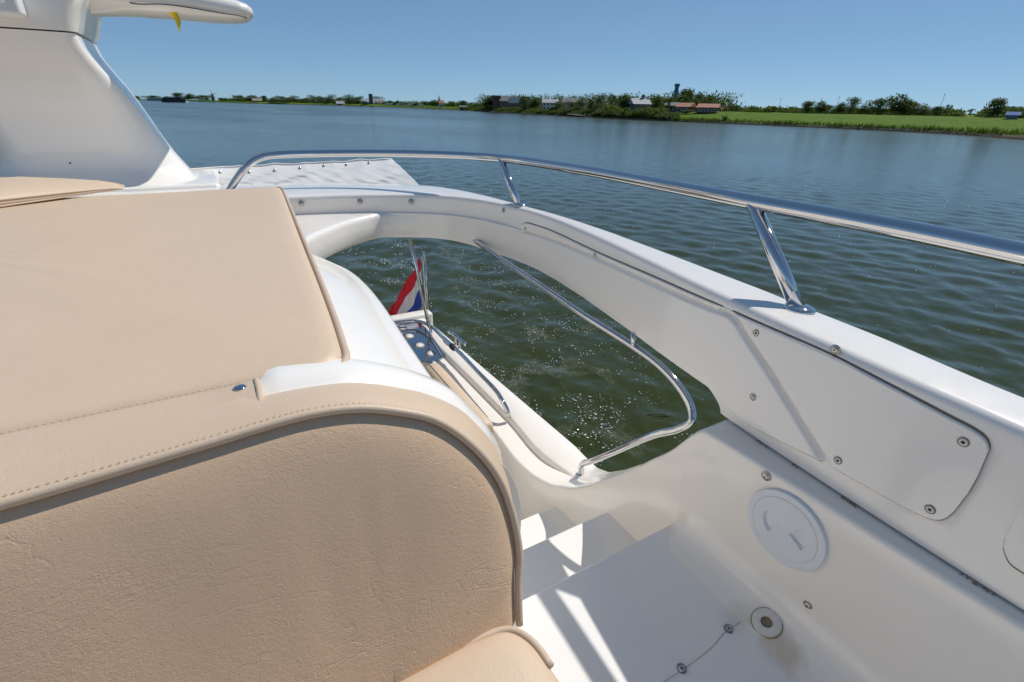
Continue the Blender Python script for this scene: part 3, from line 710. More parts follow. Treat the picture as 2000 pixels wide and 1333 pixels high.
r = shr(1140)-2; a_, b_ = far(1112, shr(1112)+1, .9), far(1140, shr(1140)-3, .55)
root = empty('landing_stage', a_, 'small grey landing stage reaching into the river below the white terrace', 'landing stage')
dv = (b_-a_); nv = Vector((dv.y, -dv.x, 0)).normalized()*1.0
vv = [a_-nv, a_+nv, b_+nv, b_-nv]; vv = vv+[x-Vector((0, 0, .2)) for x in vv]
obj('walkway', vv, [(0, 1, 2, 3), (7, 6, 5, 4), (0, 4, 5, 1), (1, 5, 6, 2), (2, 6, 7, 3), (3, 7, 4, 0)], M['wood'], root, smooth=False)
for k in (.5, .98):
    for s in (-1, 1): q = a_+dv*k+nv*s*.9; obj('pile', *tube([(q.x, q.y, -1), (q.x, q.y, 1.3)], .14, 6), M['wood'], root)
# lamp posts, sign
for px, y0, bk, lab in ((1524, 193, 70, 'thin lamp post above the purple tree'), (1637, 190, 55, 'thin lamp post right of the white sign'), (1840, 184.5, 50, 'tall lamp post behind the dyke near the right edge'), (1604, 193, 75, 'thin lamp post behind the airy pair of trees'), (1540, 207, 70, 'short lamp post right of the purple tree')):
    r = shr(px)+bk; p = far(px, r, CREST(px)-.2); z = farz(px, y0, r); root = empty('lamp_post', p, lab, 'lamp post', 'lamp posts behind the dyke')
    obj('post', *tube([p, (p.x, p.y, z)], [.07, .045], 6), M['pole'], root)
    obj('lamp_head', *box(p.x-.5, p.x+.15, p.y-.1, p.y+.1, z-.04, z+.08), M['pole'], root, smooth=False)
r = shr(1625)+40; p = far(1625, r, CREST(1625)); zt = farz(1626, 212, r); root = empty('sign', p, 'leaning white sign board on the dyke among the trees', 'sign')
wd = px_m(1621, 1629, r)/2
obj('board', [(p.x-wd, p.y-.1, p.z+.5), (p.x+wd, p.y-.1, p.z+.5), (p.x+wd+.3, p.y-.1, zt), (p.x-wd+.5, p.y-.1, zt-.3), (p.x-wd, p.y+.1, p.z+.5), (p.x+wd, p.y+.1, p.z+.5), (p.x+wd+.3, p.y+.1, zt), (p.x-wd+.5, p.y+.1, zt-.3)], [(0, 1, 2, 3), (7, 6, 5, 4), (0, 4, 5, 1), (1, 5, 6, 2), (2, 6, 7, 3), (3, 7, 4, 0)], M['lroof'], root, smooth=False)
for s in (-.6, .6): obj('leg', *tube([(p.x+wd*s, p.y, p.z-.3), (p.x+wd*s, p.y, p.z+.9)], .08, 6), M['pole'], root)
r = shr(1691)-1.2; p = far(1691, r, -.1); o = obj('channel_marker', *merge(lathe([(.3, 0), (.34, .3), (.15, .5), (.06, .8)], p, (0, 0, 1), 12), lathe([(.13, .8), (.13, 1.05)], p, (0, 0, 1), 10)), M['hullb'], loc=p); tag(o, 'small dark buoy at the waterline of the dyke', 'buoy')

# ================================================================== THE YACHT
yacht = empty('motor_yacht', (0, 0, 0), 'white motor yacht seen from its flybridge, with steel rail and open stair hatch', 'yacht')
CX2 = -1.12                                   # twice the centre line
PAIR = [((.90, -1.6), (1.00, -1.6)), ((.945, -.8), (1.06, -.8)), ((.98, -.2), (1.115, -.2)), ((1.01, .2), (1.143, .2)), ((1.037, .45), (1.190, .45)), ((1.064, .65), (1.214, .65)), ((1.070, .688), (1.2205, .688)), ((1.0785, .742), (1.2295, .742)),
        ((1.102, .9), (1.245, .9)), ((1.155, 1.2), (1.274, 1.2)), ((1.208, 1.55), (1.298, 1.55)), ((1.232, 1.85), (1.297, 1.85)), ((1.208, 2.1), (1.273, 2.09)), ((1.15, 2.32), (1.235, 2.42)),
        ((1.05, 2.50), (1.17, 2.72)), ((.93, 2.61), (1.076, 2.91)), ((.785, 2.69), (.90, 3.05)), ((.52, 2.785), (.61, 3.23)), ((.28, 2.83), (.305, 3.336)), ((-.1, 2.86), (-.1, 3.45)), ((-.56, 2.87), (-.56, 3.5))]
full = PAIR+[((CX2-a[0], a[1]), (CX2-b[0], b[1])) for a, b in PAIR[-2::-1]]
din = cr([(a[0], a[1], 0) for a, b in full], 16); dout = cr([(b[0], b[1], 0) for a, b in full], 16)
HCAP = .44
def hb(v):                                    # lower edge of the coaming
    if v < .684: return lerp(.700, .738, min(1, max(0, (v+.2)/.86)))
    return lerp(.738, .692, sqrt(min(1, max(0, (v-.684)/.06)))) if v < .744 else .692
VIN = [p.y for p in din[:16*13+1]]; UIN = [p.x for p in din[:16*13+1]]
def wall_u(v, h):                             # inner face of the port coaming
    return float(np.interp(v, VIN, UIN))-.022*min(1, max(0, (h-HCAP)/.25))
# dark shadow line imitated by a carved crease along the inner face (v, h) - from the stern corner forward, then down to the lower edge
SHADOW_LINE_PX = [(905, 423), (960, 434), (1020, 450), (1106, 478), (1230, 532), (1313, 569), (1395, 602), (1425, 613), (1441, 628), (1453, 648), (1500, 718), (1560, 815), (1617, 908)]
def on_wall(px, py):
    d = ray(px, py); t = .5
    for _ in range(60):
        p = d*t; t *= wall_u(p.y, -p.z)/p.x
    p = d*t; return (p.y, -p.z)
OUT_PX = [(1015, 495), (1106, 555), (1230, 637), (1313, 693), (1370, 731), (1397, 752), (1412, 774), (1428, 799), (1452, 822), (1500, 849), (1616, 906), (1760, 986), (1820, 1013), (1842, 1014), (1860, 1003), (1886, 972), (1922, 908), (1933, 880), (1926, 858), (1905, 841), (1850, 812), (1740, 754), (1625, 695), (1467, 625), (1313, 557), (1164, 492), (1048, 441), (1025, 437), (1014, 450)]
OUT_VH = [on_wall(*q) for q in OUT_PX]
def panel_span(v):
    hs = []
    for i in range(len(OUT_VH)):
        (a, b), (c, d) = OUT_VH[i], OUT_VH[(i+1) % len(OUT_VH)]
        if (a <= v < c) or (c <= v < a): hs.append(b+(d-b)*(v-a)/(c-a))
    return (min(hs), max(hs)) if len(hs) > 1 else None
SHADOW_LINE = cr([(*on_wall(*q), 0) for q in SHADOW_LINE_PX], 8)
CRV = np.array([[p.x, p.y] for p in SHADOW_LINE])
def shadow_line_d(v, h):
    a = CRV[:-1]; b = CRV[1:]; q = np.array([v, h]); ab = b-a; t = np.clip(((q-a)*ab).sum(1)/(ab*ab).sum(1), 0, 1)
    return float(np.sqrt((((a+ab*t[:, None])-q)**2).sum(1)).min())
def build_coaming():
    rings = []
    for i, (a, b) in enumerate(zip(din, dout)):
        d = (b-a); w = d.length; d.normalize(); port = a.x > -.56
        v = a.y; hbv = hb(v) if a.y < 2.2 else .692-.022*sstep(a.y, 2.2, 2.6)
        r = min(.022, w*.3); ring = []
        HS = sorted(list(np.linspace(HCAP+r, hbv, 26))+[.5351, .5392], reverse=True)
        for h in HS:                          # inner face
            t = (hbv-h)/(hbv-HCAP-r); off = lerp(-.022, 0, t)
            sp_ = panel_span(v) if port and v < 2.1 and a.x > .5 else None
            if sp_ and sp_[0]+.012 < h < sp_[1]-.008 and .2 < v < 2.0: off += .010   # pocket behind the access cover
            if port and v > 1.9 and a.x > .2 and h > .535: off = -.020*min(1, (h-.535)/.004)*sstep(v, 1.9, 2.25)+off*(1-sstep(v, 1.9, 2.25))
            elif port and v > 1.9 and a.x > .2: off *= (1-sstep(v, 1.9, 2.25))
            ring.append((off, h))
        for k in range(1, 6): an = pi-(pi/2)*k/6; ring.append((r+r*cos(an), HCAP+r-r*sin(an)))
        ring.append((r, HCAP)); ring.append((w*.5, HCAP-.004)); ro = .014; ring.append((w-ro, HCAP))
        for k in range(1, 5): an = pi/2-(pi/2)*k/5; ring.append((w-ro+ro*cos(an), HCAP+ro-ro*sin(an)))
        fwd = v < .684
        ob = max(w-.085, .06)
        ring.append((w, HCAP+ro+.01)); ring.append((ob+.02, hbv-.05)); ring.append((ob, hbv+(.06 if fwd else .0)))
        ring.append((.078, hbv+(.06 if fwd else .002))) if fwd else ring.append((.02, hbv+.004))
        ring.append((.078, hbv) if fwd else (.0, hbv+.004))
        rings.append([(a.x+d.x*o, a.y+d.y*o, ZC-h) for o, h in ring])
    return obj('coaming', *loft(rings), M['gel'], yacht, sharp=40)
coaming = build_coaming()

# side wall of the well, stair wall and side deck in one moulding
topt = table([(-1.6, .704), (-.2, .704), (.62, .742), (.662, .747), (.682, .766), (.71, .812), (.747, .874), (.9, 1.065), (1.053, 1.232), (1.15, 1.325), (1.25, 1.383), (1.35, 1.4), (3.2, 1.4)])
inner_u = table([(-1.6, .93), (0, .945), (.6, .953), (.7, .955), (1.05, .945), (1.2, .935), (1.30, .905), (1.4, .885), (1.5, .88), (1.7, .895), (2.4, .885), (3.2, .87)])
outer_u = table([(-1.6, .99), (-.8, 1.0), (-.2, 1.03), (.2, 1.06), (.45, 1.08), (.62, 1.085), (.70, 1.075), (.83, 1.08), (1.0, 1.105), (1.25, 1.16), (1.4, 1.156), (1.95, 1.131), (2.86, 1.09), (3.2, 1.07)])
def smooth_eval(f, v, k=1, w=.03): return sum(f(v+d, k) for d in (-w, -w/2, 0, w/2, w))/5
def build_side():
    rings = []
    vs_ = list(np.linspace(-1.6, .5, 22))+list(np.linspace(.52, 1.6, 70))+list(np.linspace(1.64, 3.2, 24))
    for v in vs_:
        ui = smooth_eval(inner_u, v); uo = smooth_eval(outer_u, v); th = smooth_eval(topt, v, w=.012) if v > .58 else topt(v)
        ring = []
        fl = 1-sstep(v, .60, .70)             # fillet to the floor fades out where the stairs begin
        R = .085*fl+.012
        hfl = 1.08 if v < .68 else 2.3
        if v < .68:
            ring.append((.70, hfl))
            for k in range(8): an = (pi/2)*k/7; ring.append((ui-R+R*sin(an), hfl-R+R*cos(an)))
        else:
            for k in range(9): ring.append((ui, lerp(2.3, 1.9, k/8)))
        for k in range(1, 6): ring.append((ui, lerp(ring[8][1], th+.02, k/6)))
        r = .014
        for k in range(0, 5): an = pi-(pi/2)*k/4; ring.append((ui+r+r*cos(an), th+r-r*sin(an)))
        # step up to the outer bulwark
        st = sstep(v, 1.22, 1.42)*.028; us = lerp(lerp(ui, uo, .45), ui+.10, sstep(v, 1.2, 1.45))
        ch = .006*sstep(v, .66, .8)*(1-sstep(v, 1.2, 1.4))
        ring += [(us-.012, th+ch), (us, th+ch), (us+.006, th-st*.8), (us+.016, th-st), (lerp(us, uo, .6), th-st), (uo-.012, th-st), (uo, th-st+.012)]
        ring += [(uo+.004, th+.08), (uo+.02, max(th+.1, 2.0)), (uo-.12, 3.9), (ui-.02, 3.9)] if v > .7 else [(uo+.002, th+.06), (uo+.02, 2.0), (uo-.12, 3.9), (ui-.02, 3.9)]
        if v < .68: ring[-1] = (.70, 3.9)
        rings.append([P(u, v, h) for u, h in ring])
    VV, FF = loft(rings); n = len(rings[0])
    fm = [1 if (len(q) == 4 and all((i % n) < 2 for i in q)) else 0 for q in FF]
    return obj('side_wall', VV, FF, [M['liner'], M['floor']], yacht, sharp=50, fmat=fm)
side = build_side()
# floor and stair treads
def extr(prof, u0, u1):                       # profile in (v,h) pushed along u
    return loft([[P(u0, v, h) for v, h in prof], [P(u1, v, h) for v, h in prof]])
rn = .012
def nose(v, h): return [(v-rn+rn*sin(a), h+rn-rn*cos(a)) for a in np.linspace(0, pi/2, 6)]
fp = [(-1.6, 1.08)]+nose(.682, 1.08)+[(.682, 1.30), (-1.6, 1.30)]
floor = obj('floor', *extr(fp, -2.1, .70), M['floor'], yacht, sharp=40)
fp2 = [(-1.6, 1.0805)]+nose(.682, 1.0805)+[(.682, 1.30), (.3, 1.30), (-1.6, 1.3)]
obj('floor_edge', *extr([(.60, 1.0805)]+nose(.682, 1.0805)+[(.682, 1.30), (.60, 1.3)], .70, .956), M['floor'], yacht, sharp=40)
for k in range(1, 6):
    h = 1.08+.2*k; v1 = .682+.277*k; v0 = v1-.29
    obj('stair_tread', *extr([(v0, h)]+nose(v1, h)+[(v1-.004, h+.2), (v0, h+.2)], .30, .956), M['floor'], yacht, sharp=40)
obj('stair_wall', *rbox(.24, .302, .70, 2.3, ZC-2.5, ZC-.64, .01), M['gel'], yacht, sharp=40)
obj('cockpit_floor', *box(-2.0, .95, .9, 3.2, ZC-2.3, ZC-2.25), M['floor'], yacht, smooth=False)
obj('transom', *rbox(-2.0, 1.09, 3.06, 3.22, ZC-2.4, ZC-1.41, .02), M['gel'], yacht, sharp=40)
obj('hull', *loft([[(-2.2, -6, -.4), (1.1, -6, -.4), (1.15, -6, 1.6), (-2.25, -6, 1.6)], [(-2.2, 3.3, -.4), (1.03, 3.3, -.4), (1.05, 3.3, 1.3), (-2.2, 3.3, 1.3)]]), M['gel'], yacht, smooth=False)

# sun-deck moulding round the hatch
EDGE = [(.30, .70), (.308, .80), (.315, .934), (.326, 1.11), (.341, 1.339), (.346, 1.56), (.338, 1.72), (.312, 1.85), (.282, 1.98), (.258, 2.08), (.254, 2.16), (.272, 2.24), (.31, 2.33), (.393, 2.432), (.50, 2.545), (.60, 2.62), (.70, 2.672), (.79, 2.690), (.86, 2.662), (.93, 2.625), (1.0, 2.575), (1.07, 2.53)]
SIN = [(.02, .70), (.09, .80), (.115, .934), (.13, 1.11), (.145, 1.339), (.16, 1.56), (.17, 1.72), (.18, 1.85), (.185, 1.98), (.19, 2.12), (.20, 2.3), (.21, 2.5), (.24, 2.72), (.33, 2.86), (.50, 2.83), (.60, 2.80), (.72, 2.75), (.82, 2.72), (.90, 2.71), (.96, 2.67), (1.03, 2.61), (1.10, 2.56)]
def build_deck():
    ed, si = EDGE[:17], SIN[:17]
    for k, off in ((16*16, .0248), (16*15+8, .0208), (16*15, .0184), (16*14+8, .010)):
        p, q = din[k], din[k-1]; tg = (q-p).normalized(); nn = Vector((tg.y, -tg.x, 0)); nn = nn if nn.y < 0 else -nn
        ed.append((p.x+nn.x*off, p.y+nn.y*off)); si.append((p.x-nn.x*.03, p.y-nn.y*.03))
    E_ = cr([(x, y, 0) for x, y in ed], 6); S_ = cr([(x, y, 0) for x, y in si], 6); rings = []
    for e, s in zip(E_, S_):
        k = sstep(e.y, 1.35, 2.15); hs = lerp(.425, .536, k); he = lerp(.512, .536, k); d = (e-s); L = max(d.length, .01); d = d/L
        rr = min(.028, L*.4); ring = []
        for t in np.linspace(0, 1, 9):
            x = t*(L-rr); hump = lerp(hs, he, t**1.6); ring.append((x, hump))
        for an in np.linspace(.25, pi/2, 5): ring.append((L-rr+rr*sin(an), he+rr-rr*cos(an)))
        ring += [(L+.001, he+.06), (L, .655), (L-.012, .668), (max(L-.2, 0), .668)]
        rings.append([P(s.x+d.x*x, s.y+d.y*x, h) for x, h in ring])
    a = loft(rings, False, False)
    b = box(-2.1, .06, .80, 2.84, ZC-.67, ZC-.47); c = box(.05, .20, 1.0, 2.7, ZC-.66, ZC-.545)
    return obj('sun_deck', *merge(a, b, c), M['deck'], yacht, sharp=45)
build_deck()

# backrest moulding (white) following the arc
FRONT = [(-1.6, .362), (-.9, .364), (-.6, .364), (-.255, .364), (-.08, .357), (.036, .353), (.098, .361), (.15, .379), (.195, .402), (.243, .451), (.275, .507), (.288, .563), (.290, .632), (.280, .675), (.27, .74)]
REAR = [(-1.6, .37), (-.9, .371), (-.6, .371), (-.255, .372), (-.08, .374), (.049, .377), (.122, .389), (.184, .416), (.225, .438), (.28, .48), (.32, .531), (.352, .58), (.375, .64), (.385, .70), (.385, .78)]
FR = cr([(a, b, 0) for a, b in FRONT], 8); RE = cr([(a, b, 0) for a, b in REAR], 8)
def nrm2(L, i):
    t = L[min(i+1, len(L)-1)]-L[max(i-1, 0)]; n = Vector((t.y, -t.x, 0)); n.normalize()
    return n if n.y < 0 or n.x > .5 else -n   # outward = up (smaller h) or to port
def vfront(h): return .572-(h-.36)*.36
def build_moulding():
    rings = []
    RX = RE+[Vector((.388, .9, 0)), Vector((.388, 1.3, 0)), Vector((.388, 2.0, 0))]
    for i, p in enumerate(RX):
        n = nrm2(RX, i); ring = []
        for v, o in ((.60, -.012), (.675, -.008), (.690, .004), (.715, .013), (.745, .012), (.775, .002), (.80, -.03), (.81, -.10), (.6, -.10)):
            k_ = sstep(p.x, -.03, .01); o_ = lerp(min(o, -.006), o, k_); ring.append(P(p.x+n.x*o_, v, p.y+n.y*o_))
        rings.append(ring)
    return obj('seat_back_moulding', *loft(rings), M['deck'], yacht, sharp=50)
build_moulding()
obj('seat_base', *rbox(-1.7, .235, -.6, .56, ZC-1.085, ZC-.79, .02), M['gel'], yacht, sharp=40)

# handrail
RAIL = [(1.02, -1.5, .21), (1.08, -.7, .21), (1.125, -.1, .213), (1.171, .282, .215), (1.190, .445, .215), (1.200, .656, .216), (1.206, .836, .218), (1.246, 1.19, .224), (1.287, 1.656, .231), (1.268, 2.234, .24), (1.149, 2.575, .246), (.859, 2.913, .255), (.556, 3.065, .26), (.34, 3.10, .262), (.235, 3.10, .268), (.17, 3.09, .29), (.125, 3.085, .325), (.06, 3.10, .40), (.02, 3.11, .45)]
rail = obj('handrail', *tube([P(*p) for p in cr(RAIL, 10)], .0195, 20), M['steel'], yacht)
def stanchion(foot, top, r):
    s = obj('stanchion', *tube([P(*foot), P(*top)], r, 18), M['steel'], rail)
    return s, obj('base_flange', *lathe([(.034, 0), (.036, .003), (.033, .008), (.024, .011), (.018, .013)], P(foot[0], foot[1], HCAP-.001), (0, 0, 1), 28), M['steel'], rail)
for f, t_ in (((1.168, .622, .44), (1.205, .836, .222)), ((1.243, 2.105, .445), (1.250, 2.312, .243)), ((1.05, -.75, .44), (1.09, -.52, .213))): stanchion(f, t_, .0182)

# screws
def screw_mesh():
    a = lathe([(.0105, 0), (.0108, .0012), (.0095, .0022), (.0066, .0024)], (0, 0, 0), (0, 0, 1), 18); na = len(a[1])
    b = lathe([(.0064, .0022), (.0062, .0040), (.0045, .0052), (.0026, .0054)], (0, 0, 0), (0, 0, 1), 16); nb = len(b[1])
    c = lathe([(.0026, .0056), (.0022, .00565)], (0, 0, 0), (0, 0, 1), 4); nc = len(c[1])
    return mesh('screw', *merge(a, b, c), [M['screwm'], M['steel2'], M['dark']], sharp=40, fmat=[0]*na+[1]*nb+[2]*nc)
SCREW = screw_mesh()
def csk_mesh():
    a = lathe([(.0085, 0), (.0086, .001), (.0074, .0016)], (0, 0, 0), (0, 0, 1), 18); b = lathe([(.0072, .0014), (.005, .0019), (.0030, .0018)], (0, 0, 0), (0, 0, 1), 16); c = lathe([(.0036, .0021), (.003, .0022)], (0, 0, 0), (0, 0, 1), 4)
    return mesh('screw', *merge(a, b, c), [M['grime'], M['oldplastic'], M['dark']], sharp=40, fmat=[0]*len(a[1])+[1]*len(b[1])+[2]*len(c[1]))
CSK = csk_mesh()
def put_screw(parent, me, p, n, sc_=1.0):
    q = Vector(n).to_track_quat('Z', 'Y').to_euler(); inst('screw', me, parent, p, q, (sc_,)*3)

# access panels on the coaming's inner face: a gasket and a slightly proud cover
def panel(outline, screws, proud=.0058, crease=True, step=.0042):  # crease carves the groove that stands in for the shadow line
    out = cr([(a, b, 0) for a, b in outline+[outline[0]]], 6)[:-1]
    poly = [(p.x, p.y) for p in out]
    xs = [p[0] for p in poly]; v0, v1 = min(xs), max(xs)
    nv = int((v1-v0)/step)
    def span(v):
        hs = []
        for i in range(len(poly)):
            (a, b), (c, d) = poly[i], poly[(i+1) % len(poly)]
            if (a <= v < c) or (c <= v < a): hs.append(b+(d-b)*(v-a)/(c-a))
        return min(hs), max(hs)
    def slab(off, grow, nh, dcr):
        rings = []
        for i in range(nv+1):
            v = v0+(v1-v0)*(1e-4+(1-2e-4)*(.5-.5*cos(pi*i/nv) if nv < 60 else i/nv))
            lo, hi = span(v); lo -= grow; hi += grow; ring = []
            for j in range(nh+1):
                h = lerp(lo, hi, j/nh); e = min(j, nh-j); edge = 0 if e else .0025
                g = 0
                if dcr: x = shadow_line_d(v, h); g = dcr*math.exp(-(x/.0068)**2)
                ring.append((wall_u(v, h)-off+edge+g, v, ZC-h))
            ring += [(wall_u(v, hi)+.02, v, ZC-hi), (wall_u(v, lo)+.02, v, ZC-lo)]
            rings.append(ring)
        return loft(rings)
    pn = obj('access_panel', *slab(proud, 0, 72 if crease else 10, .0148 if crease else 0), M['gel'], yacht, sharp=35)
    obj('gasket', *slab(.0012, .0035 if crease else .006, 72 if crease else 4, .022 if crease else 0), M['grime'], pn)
    for v, h in screws: put_screw(pn, CSK, (wall_u(v, h)-proud-.0002, v, ZC-h), (-1, 0, 0), 1.0)
    return pn
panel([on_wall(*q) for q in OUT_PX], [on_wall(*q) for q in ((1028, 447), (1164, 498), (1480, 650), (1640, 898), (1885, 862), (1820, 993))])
ap = bpy.data.objects['access_panel']
p = on_wall(1474, 775); put_screw(ap, SCREW, (wall_u(*p)-.006, p[0], ZC-p[1]), (-1, 0, 0), .85)
panel([(.1085, .565), (.106, .61), (.103, .626), (.097, .636), (.085, .648), (.065, .650), (.0, .652), (-.3, .655), (-.42, .655), (-.45, .63), (-.45, .5), (-.42, .475), (-.3, .47), (.04, .465), (.085, .468), (.103, .48), (.109, .50)], [(.045, .632), (.055, .49)], crease=False)
for q in ((1632, 683), (983, 411), (899, 395)):
    p = on_wall(*q); put_screw(coaming, SCREW, (wall_u(*p)-.0003, p[0], ZC-p[1]), (-1, 0, 0), 1.0)
for q, vv in (((803, 387), None), ((702, 387), None), ((587, 389), None)):
    d = ray(*q); best = None                  # screws on the stern part of the coaming
    for i in range(16*13, 16*20):
        a, b = din[i], din[i+1]; k = atan2(d.x, d.y); ka, kb = atan2(a.x, a.y), atan2(b.x, b.y)
        if min(ka, kb) <= k <= max(ka, kb):
            t = (k-ka)/(kb-ka); pt = a.lerp(b, t); r_ = sqrt(pt.x**2+pt.y**2); h = -d.z*r_/sqrt(d.x**2+d.y**2); tg = (b-a).normalized(); nn = Vector((tg.y, -tg.x, 0)); nn = nn if nn.y < 0 else -nn
            h = min(.52, max(.478, h)); best = (Vector((pt.x, pt.y, ZC-h))+nn*.010, nn)
    if best: put_screw(coaming, SCREW, best[0], best[1], 1.25)
for q, s in (((1497, 930), 1.05), ((1579, 1182), 1.05)):
    d = ray(*q); t = .951/d.x; pt = d*t; put_screw(side, SCREW, (.9500, pt.y, ZC+pt.z), (-1, 0, 0), s)

V, F = [], []
for k in range(420):
    v = random.uniform(-.15, .66)
    if mnoise.noise(Vector((v*14, 2, 0)))+.5*mnoise.noise(Vector((v*50, 5, 0))) < .12: continue
    u = wall_u(v, .70)-.003+random.gauss(0, .0012); h = hb(v)+.0035; r_ = random.choice((.0006, .0008, .0010, .0013, .0017))
    a_ = lathe([(r_*1.5, 0), (r_*.8, r_*.5)], P(u-.001*random.random(), v, h-.0005), (-.5, 0, 1), 5); o_ = len(V); V += a_[0]; F += [tuple(i+o_ for i in q) for q in a_[1]]
gr = obj('joint_grime', V, F, M['grime'], yacht, smooth=False); gr['kind'] = 'stuff'
# round inspection hatch
def hatch():
    c = Vector((.9500, .398, ZC-.847)); root = obj('inspection_hatch', *lathe([(.0915, -.002), (.0925, .005), (.0905, .0088), (.078, .0096), (.0755, .0088), (.0742, .0078), (.0742, -.002)], c, (-1, 0, 0), 64), M['hatchm'], yacht, sharp=25)
    V, F = [], []; nr, na = 30, 96; R = .0742
    def depth(x, y):                          # x aft(+v), y up: two quarter-round finger pockets
        d = 0
        for (ax, ay, a0, rr) in ((.0134, .001, radians(-63), .037), (-.0134, -.001, radians(117), .037)):
            dx, dy = x-ax, y-ay; r = sqrt(dx*dx+dy*dy); an = (atan2(dy, dx)-a0) % (2*pi)
            e = min(r*sin(min(an, pi/2)) if an < pi else -1, r*cos(an) if an < pi else -1, rr-r)
            if 0 < an < pi/2 and e > 0: d = max(d, min(1, e/.0018)*(.0015+.0075*(an/(pi/2))**1.5 if ax < 0 else .0015+.0075*(r/rr)**1.5*(1-an/pi)))
        return d
    for i in range(nr+1):
        r = R*i/nr
        for k in range(na):
            a = 2*pi*k/na; x, y = r*cos(a), r*sin(a)
            V.append((c.x-.0092+depth(x, y)+.0006*(i == nr), c.y+x, c.z+y))
    for i in range(nr):
        for k in range(na): F.append((i*na+k, i*na+(k+1) % na, (i+1)*na+(k+1) % na, (i+1)*na+k))
    obj('lid', V, F, M['hatchm'], root, sharp=30)
hatch()
# floor drain socket in the corner, sealant seam and its two screws
dn = Vector((-.45, -.05, 1)).normalized(); dc = Vector((.893, .347, ZC-1.067))
dr = obj('drain_socket', *lathe([(.0300, -.012), (.0315, .002), (.0300, .0065), (.022, .0085), (.0135, .0075), (.0125, .004), (.0118, -.028), (.001, -.030)], dc, dn, 40), M['oldplastic'], yacht, sharp=50)
obj('grime_ring', *lathe([(.0335, -.012), (.0335, .0012), (.031, .0016)], dc, dn, 36), M['grime'], dr)
seam = [P(.850, .383, 1.0796), P(.80, .384, 1.0800), P(.74, .374, 1.0800), P(.648, .372, 1.0802), P(.56, .375, 1.0802)]
obj('sealant_seam', *tube(cr(seam, 6), .0013, 8), M['oldplastic'], floor)
obj('crack', *tube([Vector(p)+Vector((0, -.0016, .0002)) for p in cr(seam, 6)], .0004, 5), M['oldgrime'], floor)
for u, v in ((.811, .384), (.648, .373)): put_screw(floor, SCREW, P(u, v, 1.0785), (-.3, -.2, 1), 1.0)

# guard loop below the coaming
LOOP = [(1.13, 2.45, .652), (1.12, 2.28, .660), (1.12, 2.03, .682), (1.12, 1.683, .705), (1.12, 1.389, .727), (1.12, 1.125, .737), (1.12, .975, .753), (1.118, .88, .786), (1.115, .825, .828), (1.10, .805, .858), (1.08, .83, .895), (1.06, .90, .955), (1.05, 1.059, 1.13), (1.05, 1.19, 1.272), (1.052, 1.225, 1.305), (1.055, 1.237, 1.33), (1.058, 1.240, 1.39)]
gl = obj('guard_loop', *tube([P(*p) for p in cr(LOOP, 8)], .0128, 16), M['steel'], yacht)
obj('guard_strut', *tube([P(1.118, 1.10, .740), P(1.115, 1.11, .69)], .010, 12), M['steel'], gl)
obj('loop_foot', *lathe([(.024, 0), (.024, .004), (.014, .007)], P(1.058, 1.240, 1.385), (0, 0, 1), 20), M['steel'], gl)

# cockpit side: hand rail, pole, cup holder, cleat
CH = [(.995, 1.742, 1.37), (.990, 1.752, 1.335), (.985, 1.79, 1.305), (.994, 1.867, 1.297), (1.0, 2.1, 1.297), (1.009, 2.337, 1.30), (1.003, 2.6, 1.30), (.997, 2.796, 1.30), (.95, 2.90, 1.30), (.84, 2.944, 1.30), (.70, 2.96, 1.30)]
hr = obj('cockpit_rail', *tube([P(*p) for p in cr(CH, 8)], .0115, 14), M['steel'], yacht)
obj('rail_post', *tube([P(.997, 2.79, 1.30), P(.998, 2.79, 1.40)], .0105, 12), M['steel'], hr)
obj('clamp', *lathe([(.018, -.02), (.018, .02)], P(1.004, 2.44, 1.30), (0, 1, 0), 14), M['black'], hr)
obj('support_pole', *tube([P(.985, 2.78, 1.30), P(.872, 2.71, .66)], .0105, 14), M['steel'], yacht)
def plate():
    out = [(.985, 2.53), (.94, 2.495), (.85, 2.505), (.82, 2.56), (.815, 2.75), (.82, 2.9), (.86, 2.99), (.93, 3.0), (.985, 2.93), (.992, 2.7)]
    o = cr([(x, y, 0) for x, y in out+[out[0]]], 4)[:-1]
    top = [P(p.x, p.y, 1.393-(p.y-2.49)*.13) for p in o]; bot = [P(p.x, p.y, 1.401-(p.y-2.49)*.13) for p in o]; n = len(o)
    r = obj('cup_holder', top+bot, [tuple(range(n)), tuple(range(2*n-1, n-1, -1))]+[(i, (i+1) % n, n+(i+1) % n, n+i) for i in range(n)], M['steel'], yacht, smooth=False)
    for u, v in ((.909, 2.572), (.877, 2.685), (.853, 2.81), (.845, 2.925)):
        obj('cup_hole', *lathe([(.036, .0), (.0375, .0012), (.0355, .0014), (.034, .0013)], P(u, v, 1.393-(v-2.49)*.13), (0, -.13, 1), 24, False), M['steel'], r)
        obj('cup_well', *lathe([(.034, .0010), (.001, .0012)], P(u, v, 1.393-(v-2.49)*.13), (0, -.13, 1), 24), M['oldplastic'], r)
plate()
cl = obj('cleat', *tube(cr([P(1.09, 2.70, 1.325), P(1.092, 2.66, 1.318), P(1.10, 2.58, 1.318), P(1.108, 2.48, 1.325)], 4), [.008]+[.012]*11+[.008] if False else .011, 12), M['steel'], yacht)
for v in (2.61, 2.55): obj('cleat_leg', *tube([P(1.097, v, 1.322), P(1.097, v, 1.38)], .009, 10), M['steel'], cl)
# raised corner of the transom with the flag socket
obj('transom_corner', *rbox(.80, 1.135, 3.10, 3.20, ZC-1.66, ZC-1.345, .018), M['gel'], yacht, sharp=40)

